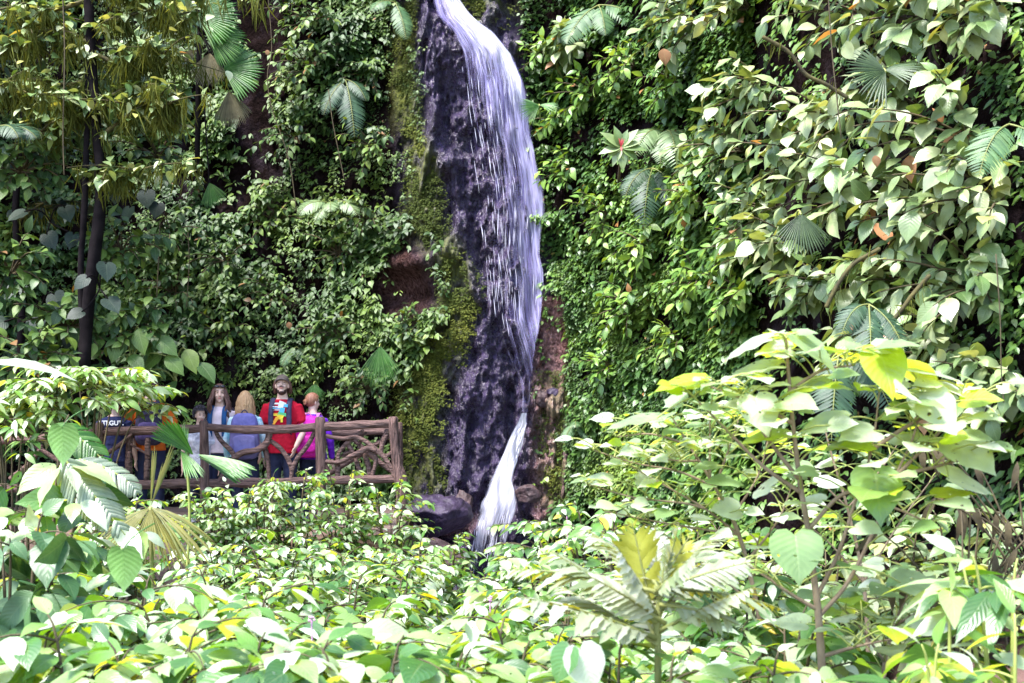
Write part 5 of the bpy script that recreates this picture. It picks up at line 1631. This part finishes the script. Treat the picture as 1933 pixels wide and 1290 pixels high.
for i, (px, py, d, rad, L, lab) in enumerate([(40, 330, 15.5, .7, .17, 'dusky shrub in the forest shade at the far left'), (130, 620, 15.4, .6, .18, 'dark shrub at the foot of the leaning mossy trunk'), (20, 520, 15.2, .6, .17, 'dark leafy shrub left of the philodendron'), (230, 480, 16.0, .6, .16, 'forest shrub with small shiny leaves right of the mossy trunk'),
        (300, 300, 17.0, .7, .16, 'shrub behind the lowest mossy limb'), (110, 250, 16.0, .7, .16, 'leafy growth behind the moss hung limbs'), (260, 120, 16.0, .7, .17, 'pale tipped shrub behind the upper mossy limbs'), (350, 60, 17.0, .5, .16, 'light green shrub left of the high fan palm'),
        (60, 60, 15.6, .8, .17, 'leafy growth at the upper left corner behind the moss'), (330, 215, 15.6, .35, .18, 'spray of pale leaves at the end of a mossy limb'), (70, 690, 15.0, .6, .17, 'dark undergrowth shrub beneath the far left trunk'), (270, 620, 15.6, .5, .16, 'glossy shrub above the paddle leaved plants')]):
    bankbush(lab, px, py, .4, rad, L, 700 + i, 13, T_OVATE, M_BROAD if lab.startswith(('pale', 'spray', 'light')) else M_CREEP, .5, None, d=d, name='forest_shrub', per=10, updown=.3)

# lianas
for k, (lab, pts, d) in enumerate((('thin pale liana hanging down the bare dark cliff at the upper left', [(505, -20), (513, 90), (505, 140), (512, 200), (545, 300), (560, 400)], 20.0), ('thin straight liana hanging in front of the right bank', [(1563, -20), (1570, 90), (1578, 170), (1588, 260)], 8.7),
                                   ('long thin vine trailing from the branches at the right edge', [(1880, 480), (1888, 600), (1890, 700), (1895, 760)], 8.8), ('brown hanging roots near the forest trunk', [(302, 420), (300, 480), (296, 560)], 17.0),
                                   ('paired brown vines on the cliff above the viewers', [(355, 440), (357, 500), (352, 580)], 18.5), ('thin dark liana in front of the far left forest', [(118, -20), (122, 100), (119, 240), (121, 330)], 14.6),
                                   ('slender liana beside the mossy limbs on the left', [(330, 150), (332, 200), (329, 240)], 15.2), ('thin vine rooted beside the creepers below the ledge', [(620, 170), (628, 230), (640, 290), (650, 340)], 19.6))):
    b = MB(); c = spline(Pl(pts, d)); b.tube(c, .007 if d > 12 else .004, 5, True, None, None, .3)
    tag(b.obj('liana', M_TWIG, None, c[0]), lab, 'liana')

# ------------------------------------------------------------------ bushes on the right bank


BB = [  # px, py, offset, radius, leaf, words
    (1330, 60, .7, .7, .21, 'pale broad leaved bush at the top right of the falls above the dry orange leaf'),
    (1100, 90, .5, .55, .21, 'bush with large blue green leaves overhanging the upper waterfall'),
    (1420, 30, .7, .6, .2, 'broad leaved bush along the top edge left of the mossy branch'),
    (1470, 190, .8, .6, .2, 'cream tinted bush under the mossy branch on the right bank'),
    (1410, 290, .7, .6, .19, 'spreading broad leaved bush right of the pale hanging fern'),
    (1650, 40, .9, .7, .22, 'bush with large whitish leaves at the top edge above the fan palm'),
    (1780, 60, .9, .7, .22, 'large leaved bush at the top right near the frame edge'),
    (1900, 60, .9, .6, .21, 'broad leaves filling the upper right corner'),
    (1620, 260, .9, .65, .22, 'bush with big pale leaves just below the fan palm of the right bank'),
    (1740, 210, .9, .6, .22, 'bush with upturned white sided leaves right of the fan palm'),
    (1850, 290, .8, .65, .22, 'shaded green large leaved bush near the right edge'),
    (1550, 330, .8, .6, .2, 'layered broad leaved bush above the hanging fan palm blade'),
    (1680, 385, 1.0, .55, .24, 'brightest white leaved bush in the middle of the right bank'),
    (1480, 420, .7, .55, .19, 'broad leaved bush left of the hanging fan palm blade'),
    (1900, 400, .8, .6, .21, 'drooping leaved bush at the right edge halfway down'),
    (1790, 430, .8, .5, .2, 'dull green bush under the shaded branches on the right'),
    (1545, 490, .9, .4, .21, 'yellow tipped spray of leaves above the dark hollow on the right'),
    (1740, 560, .8, .5, .22, 'bush with smooth oval leaves right of the dark hollow'),
    (1880, 560, .8, .55, .2, 'broad leaved bush with a few russet leaves at the right edge'),
    (1600, 560, .8, .35, .18, 'small leaf spray hanging over the dark hanging fern'),
    (1700, 660, .8, .5, .2, 'bush behind the top of the tall sapling on the right'),
    (1830, 690, .8, .55, .2, 'mixed green bush above the bare soil at the right'),
    (1910, 760, .7, .5, .19, 'bush with dangling leaves low at the right edge'),
    (1130, 190, .5, .5, .15, 'yellow green bush beside the middle of the falling water'),
    (1080, 330, .35, .5, .13, 'small leaved bush close to the right side of the water'),
    (1045, 110, .45, .45, .13, 'yellow green bush leaning over the right edge of the upper falls'),
    (1065, 235, .4, .42, .13, 'small leaved bush touching the right edge of the falling water'),
    (1200, 130, .5, .6, .15, 'dark green bush left of the dry orange leaf'),
    (1290, 170, .5, .55, .15, 'dense mid green bush under the dry orange leaf'),
    (1330, 390, .5, .55, .15, 'round leaved bush below the pale fern'),
    (1150, 420, .4, .55, .14, 'fresh green round leaved bush right of the waterfall at mid height'),
    (1230, 480, .4, .6, .15, 'lime green round leaved bush in the centre of the right wall'),
    (1330, 540, .45, .6, .15, 'round leaved bush above the left shoulder of the tall sapling'),
    (1200, 590, .4, .5, .14, 'low lime leaved bush over the fine creeper mat'),
    (1290, 650, .4, .45, .14, 'round leaved bush just over the bushy sapling'),
    (1420, 560, .5, .5, .16, 'shaded bush left of the yellow tipped spray'),
    (1160, 700, .4, .4, .14, 'sparse bush with three large leaves low on the right wall'),
    (1420, 480, .5, .5, .16, 'blue green bush below the hanging fan palm blade'),
]
for i, (px, py, off, rad, L, lab) in enumerate(BB):
    small = L < .17
    bankbush(lab, px, py, off, rad, L, 300 + i, 9 if small else 11, T_OVATE if small else T_BIGOV, M_LIME if small else M_BROAD, .5, None if small else 'broad leaved bushes overhanging the right bank', per=9)
# mossy branches
for lab, pts, d in (('mossy branch slanting across the upper right bank', [(1440, 70), (1490, 100), (1520, 140), (1560, 160), (1600, 185)], 9.6), ('mossy branch rising beside the dark hollow on the right', [(1650, 640), (1690, 600), (1720, 560), (1755, 520)], 8.6), ('thin mossy branch drooping to the yellow tipped spray', [(1660, 470), (1610, 500), (1580, 540), (1560, 580)], 8.8)):
    b = MB(); c = spline(Pl(pts, d), 9); b.tube(c, .014, 8, True, None, None, .5)
    o = tag(b.obj('mossy_branch', M_MOSSB, None, c[0]), lab, 'branch')
    WL[o.name] = tuple(c[0])
    m_ = MB(); moss_curtain(m_, c, 160, .12, int(pts[0][0])); m_.obj('hanging_moss', M_HMOSS, o)['kind'] = 'stuff'

# bushes on the left wall
for i, (px, py, off, rad, L, lab) in enumerate([
    (600, 60, .6, .75, .13, 'tall creeper bush with pale tips at the top of the left wall'), (590, 150, .6, .7, .13, 'bright creeper bush hanging beside the bare cliff strip'), (700, 150, .4, .55, .11, 'yellowish creeper bush by the mossy rock edge near the top'),
    (560, 270, .5, .7, .12, 'creeper bush at the middle left below the bare strip'), (710, 290, .5, .65, .12, 'fresh green creeper bush leaning toward the fall at mid height'), (640, 480, .4, .7, .12, 'creeper bush under the tree fern'),
    (520, 420, .4, .7, .12, 'dark creeper bush left of the tree fern'), (700, 420, .5, .6, .12, 'creeper bush over the ledge left of the fall'), (520, 560, .4, .7, .12, 'creeper bush above the head of the woman with long brown hair'),
    (640, 640, .4, .6, .12, 'creeper bush above the man in red between the ferns'), (790, 620, .3, .4, .11, 'small bush sprouting under the rock hollow'), (700, 740, .4, .55, .12, 'glossy creeper bush behind the fence corner'),
    (430, 500, .5, .7, .12, 'shaded creeper bush right of the forest'), (430, 640, .5, .65, .13, 'creeper bush rising behind the bright bush'), (330, 560, .5, .7, .14, 'glossy shrub right of the leaning mossy trunk'), (320, 450, .5, .7, .14, 'shaded shrub on the wall above the paddle plants')]):
    bankbush(lab, px, py, off, rad, L, 500 + i, 12, T_OVATE, M_CREEP, .75, None, name='creeper_bush', per=11, updown=.5)

# ------------------------------------------------------------------ foreground thicket
TH = 'pale leaved shrubs of the foreground thicket'
rows_ = [
    # px, d, top, rad, L, label
    (455, 14.6, 884, .45, .13, 'small shrub growing through the lower rail behind the young palm'),
    (555, 14.7, 856, .5, .14, 'bright shrub rising against the fence below the man in red'),
    (645, 14.7, 884, .45, .13, 'shrub at the foot of the branch lattice of the fence'),
    (735, 14.7, 896, .5, .15, 'shrub with hanging pale leaves beside the corner post of the fence'),
    (235, 12.4, 905, .5, .14, 'shrub below the rail in front of the person in orange'), (500, 14.4, 890, .4, .13, 'leafy shrub over the lower rail under the blond woman'), (400, 14.3, 900, .4, .13, 'shrub at the base of the tall left fence post'),
    (600, 12.6, 985, .4, .13, 'low shrub on the edge of the brown bank under the man in red'),
    (430, 11.0, 985, .6, .15, 'shrub right of the olive fan palm'), (520, 10.8, 1000, .6, .15, 'round shrub below the brown bank'), (620, 11.0, 1015, .65, .15, 'wide shrub in the hollow under the platform'), (715, 11.2, 1010, .6, .15, 'shrub below the fence corner on the slope'),
    (775, 11.6, 1012, .42, .15, 'shrub in front of the dark violet boulder'), (905, 11.8, 1062, .22, .13, 'shrub crossing the foot of the white cascade'), (845, 13.2, 1000, .3, .13, 'little shrub against the dark boulder left of the cascade foot'), (935, 9.5, 1078, .25, .13, 'tiny shrub in the stream gap just under the cascade'), (1020, 11.4, 985, .45, .16, 'shrub with large upright leaf right of the cascade foot'), (1060, 11.2, 955, .65, .15, 'yellowish shrub under the mossy right wall'),
    (1130, 10.4, 915, .6, .15, 'slender shrub left of the bushy sapling by the moss'), (1200, 9.0, 960, .6, .16, 'shrub behind the silvery plant on its left'), (1310, 8.6, 960, .6, .16, 'shrub behind the silvery plant on its right'),
    (340, 8.6, 1055, .55, .17, 'shrub under the hanging blades of the olive fan palm'), (440, 8.4, 1050, .55, .16, 'shrub with yellow tips right of the palm blades'), (540, 8.3, 1060, .55, .16, 'shrub in the middle of the left thicket'), (640, 8.2, 1062, .55, .16, 'shrub left of the stream gap'),
    (735, 8.4, 1068, .5, .15, 'shrub over the pink wet stone'), (810, 8.8, 1105, .3, .14, 'low shrub at the left of the stream gap'), (985, 8.2, 1075, .4, .15, 'shrub at the right of the stream gap'), (1050, 7.6, 1040, .5, .16, 'shrub left of the silvery plant'),
    (40, 7.0, 1040, .6, .2, 'leafy shrub at the left edge below the pleated leaves'), (140, 6.6, 1075, .55, .2, 'shrub under the silvery white pleated leaf'), (245, 6.4, 1045, .5, .21, 'shrub with a glowing yellow green leaf below the fan palm'), (350, 6.2, 1105, .5, .19, 'pale shrub in the left foreground middle row'),
    (450, 6.1, 1110, .5, .18, 'shrub with drooping leaves in the middle row'), (560, 6.0, 1115, .5, .18, 'dense pale shrub in the middle row below the slope'), (670, 6.0, 1118, .5, .18, 'pale shrub just left of the water gap in the middle row'), (770, 6.2, 1130, .38, .17, 'shrub closing the stream gap from the front'),
    (890, 6.2, 1130, .45, .16, 'fine stemmed shrub in front of the stream gap'), (1010, 5.8, 1135, .45, .17, 'shrub in front of the left arms of the silvery plant'), (1400, 6.6, 1020, .45, .18, 'shrub between the silvery plant and the sapling trunk'), (1480, 5.9, 1110, .45, .18, 'shrub at the left foot of the forked trunk'),
    (1370, 5.3, 1180, .4, .17, 'low shrub right under the silvery plant'),
    (30, 4.9, 1150, .45, .22, 'large leaved shrub in the lower left corner'), (160, 4.7, 1150, .45, .22, 'large leaved shrub along the bottom edge near the left corner'), (300, 4.6, 1165, .42, .21, 'whitish shrub along the bottom edge with folded leaves'), (430, 4.5, 1190, .42, .2, 'bottom edge shrub with heart shaped drooping leaves'),
    (560, 4.5, 1195, .4, .2, 'bottom edge shrub below the dense pale one'), (690, 4.4, 1150, .4, .22, 'overexposed white shrub near the bottom centre'), (820, 4.6, 1195, .4, .18, 'bottom edge shrub right of the white one'), (940, 4.6, 1205, .4, .17, 'bottom edge shrub with thin dark stems'),
    (1050, 4.3, 1240, .35, .17, 'shrub at the bottom edge under the lobed leaves'), (1290, 4.0, 1265, .3, .17, 'blue grey leaved shrub below the silvery stalk'), (1430, 4.6, 1215, .35, .18, 'shrub at the bottom edge left of the sapling trunk'), (1235, 4.15, 1235, .25, .16, 'shrub hiding the foot of the silvery stalk'), (1140, 4.3, 1215, .25, .16, 'small shrub under the left arms of the silvery plant'), (1620, 4.7, 1225, .35, .18, 'shrub at the bottom edge right of the sapling trunk'),
    (1560, 8.0, 1000, .5, .17, 'shaded shrub behind the sapling trunk'), (1700, 8.2, 990, .5, .17, 'shaded shrub on the right slope behind the saplings'), (1820, 8.0, 960, .5, .17, 'dull shrub on the right slope above the bare soil'),
]
for i, (px, d, top, rad, L, lab) in enumerate(rows_):
    T = [T_OVATE, T_LANCE, T_OVATE, T_BIGOV][i % 4] if d > 5.5 else T_BIGOV
    dk_ = px > 1540 and d > 7
    L *= .7 if d > 7 else (.74 if d > 5 else .84)
    fg('foliage_shrub', lab, 'shrub', px, d, top, rad, L, T, M_BROAD if dk_ else M_PALE, nst=12, twigs=6, per=8, Wd=.85 if T is T_BIGOV else (1.7 if T is T_LANCE else 1.0), droop=.45 if d > 9 else .35, rlo=.08 if d < 9 else .03, group=TH, odd=.004)

# bright dome shaped bush at left and the thin plants in front of the fence
fg('dome_bush', 'bright dome shaped bush with narrow pale leaves left of the viewers', 'bush', 165, 14.6, 690, .8, .17, T_LANCE, M_PALE, nst=15, twigs=10, per=8, Wd=1.4, droop=.22, rlo=.3, odd=.02, first=.9, tw0=.88, dome=.09)
fg('dome_bush', 'narrow leaved bush at the left edge beside the bright dome', 'bush', 20, 14.2, 715, .6, .2, T_LANCE, M_PALE, nst=10, twigs=4, per=7, Wd=1.3, droop=.4, first=.8, tw0=.76, dome=.15)
fg('arching_shrub', 'near shrub with long arching pale leaves in front of the left fence', 'shrub', 70, 7.8, 775, .55, .26, T_BIGOV, M_PALE, nst=8, twigs=3, per=5, Wd=.8, droop=.6, tiltj=.5)
fg('arching_shrub', 'shaded dark green shrub at the left edge below the fence', 'shrub', 30, 6.4, 900, .4, .22, T_BIGOV, M_FERN, nst=7, twigs=3, per=5, droop=.7, tiltj=.5)
b = MB(); c = P(120, 665, 8.0)
root = thing('strap_leaf', 'single long pale strap leaf reaching in from the left edge', 'leaf', P(-30, 690, 8))
b.leaves(T_LANCE, [P(-30, 688, 8)], [(1, -.1, .12)], [(0, -.5, 1)], .5, .8, [.8]); b.obj('blade', M_PALMW, root)
b = MB(); b.tube(bez(P(-60, 760, 8), P(-50, 700, 8), P(-30, 688, 8), 6), .006, 5); b.obj('stalk', M_STALK, root)
# hanging backlit leaves
for lab, x, y, dd, L_, m_ in (('glowing lime green leaf hanging in front of the left fence rail', 117, 808, 7.2, .2, M_PALM), ('bright yellow green leaf hanging below the olive fan palm', 232, 1040, 5.6, .17, M_PALM)):
    b = MB(); c = P(x, y, dd)
    b.leaves(T_HEART, [c], [(.05, .15, -1)], [(.2, 1, .3)], L_, .95, [.9]); b.tube(bez(c + np.array([.1, .1, .1]), c + np.array([.02, .03, .06]), c, 6), .003, 4)
    tag(b.obj('hanging_leaf', m_, None, c), lab, 'leaf')
# variegated leaf pair at the bottom
b = MB(); c = P(1095, 1225, 3.9)
b.leaves(T_HEART, [c, c + np.array([-.03, 0, .0])], [(.35, -.3, -1), (-.5, -.1, -1)], [(.2, -1, .5), (-.6, -.6, .2)], [.13, .11], 1, [.9, .2]); b.tube(bez(c + np.array([0, .05, -.4]), c + np.array([0, .05, .05]), c, 6), .003, 4)
tag(b.obj('young_plant', M_PALE, None, c), 'young plant with one bright heart shaped leaf at the bottom edge below the silvery plant', 'plant')
# plants in the lower right corner
for lab, px, d, top, rad, L_ in (('tall narrow leaved plant at the right edge in front of the dry stems', 1885, 4.4, 925, .22, .19), ('narrow leaved plant over the bare soil at the lower right', 1790, 4.3, 1105, .22, .16), ('narrow leaved plant in the lower right corner', 1925, 4.0, 1130, .2, .17), ('small narrow leaved plant at the bottom edge right of the bare soil', 1740, 3.9, 1210, .2, .15)):
    fg('narrow_leaved_plant', lab, 'plant', px, d, top, rad, L_, T_LANCE, M_PALE, nst=4, twigs=2, per=7, Wd=1.5, droop=.4, rlo=.1, stemm=M_STALK, first=.55)
r = np.random.default_rng(77)
for lab, x0, y0, n, d in (('clump of dry brown stems on the bare soil at the lower right', 1830, 1230, 16, 5.6), ('dead brown stalks at the right edge beneath the bushes', 1920, 1080, 12, 6.0)):
    b = MB(); c0 = P(x0, y0, d)
    for k in range(n):
        e = c0 + np.array([r.normal(0, .22), r.normal(0, .15), .25 + .35 * r.random()])
        b.tube(bez(c0 + r.normal(0, .06, 3), (c0 + e) / 2 + [0, 0, .12], e, 6), np.linspace(.006, .003, 6), 4)
        b.leaves(T_LANCE, [e], [(r.normal(0, .5), -.3, -1)], [(0, -1, .1)], .12, 1, None)
    tag(b.obj('dry_stems', M_DRYS if 'M_DRYS' in globals() else M_TWIG, None, c0), lab, 'dead stems')
# bare soil slope on the right
gx, gt = np.meshgrid(np.linspace(1.6, 4.2, 60), np.linspace(0, 1, 40))
gy = 4.6 + 4.2 * gt; gz2 = .42 + .35 * (gx - 1.6) + .35 * gt + .3 * (fbm(v3(gx * 3, gy * 3, 0 * gx), 4, 6) - .5) - 1.0 * np.clip(1 - (gx - 1.6) / .5, 0, 1) - .9 * np.clip(1 - gt / .15, 0, 1)
b = MB(); b.loft(np.stack([gx, gy, gz2], -1), False)
tag(b.obj('soil_slope', M_SOIL), 'bare reddish soil slope at the lower right', kind='structure')
# undergrowth that fills the thicket down to the soil
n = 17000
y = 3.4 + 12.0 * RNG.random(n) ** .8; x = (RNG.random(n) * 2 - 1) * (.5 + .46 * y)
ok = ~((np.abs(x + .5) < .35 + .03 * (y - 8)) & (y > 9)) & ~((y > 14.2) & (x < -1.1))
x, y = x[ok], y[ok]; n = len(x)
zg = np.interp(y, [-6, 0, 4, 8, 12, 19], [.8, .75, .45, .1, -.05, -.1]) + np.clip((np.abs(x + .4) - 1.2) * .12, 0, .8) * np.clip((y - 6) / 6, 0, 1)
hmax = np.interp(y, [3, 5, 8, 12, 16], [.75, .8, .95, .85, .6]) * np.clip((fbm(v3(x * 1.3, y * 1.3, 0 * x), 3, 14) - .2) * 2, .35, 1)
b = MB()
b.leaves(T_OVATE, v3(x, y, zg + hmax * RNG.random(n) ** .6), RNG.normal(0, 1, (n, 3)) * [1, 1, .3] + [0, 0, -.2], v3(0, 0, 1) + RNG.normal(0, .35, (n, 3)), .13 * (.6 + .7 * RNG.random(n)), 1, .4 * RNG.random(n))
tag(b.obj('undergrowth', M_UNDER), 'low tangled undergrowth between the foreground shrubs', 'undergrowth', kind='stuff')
# small flowers
M_FLOWER = solid('pink_petal', (.5, .2, .4), (.6, .3, .5), .6, 9, 0)
for lab, px, py, d in (('tiny pink flower head by the mossy right wall', 1070, 968, 10.6), ('little pink flower heads near the stream gap', 925, 1130, 7.6), ('small pink flower in the left thicket', 588, 1168, 5.6)):
    b = MB(); c = P(px, py, d)
    for k in range(10): b.ell(c + RNG.normal(0, .007, 3), (.005, .005, .005), None, 5, 6)
    b.tube(bez(c, c + np.array([0, .02, -.2]), c + np.array([.03, .05, -.4]), 6), .003, 4)
    tag(b.obj('flower', M_FLOWER, None, c), lab, 'flower')
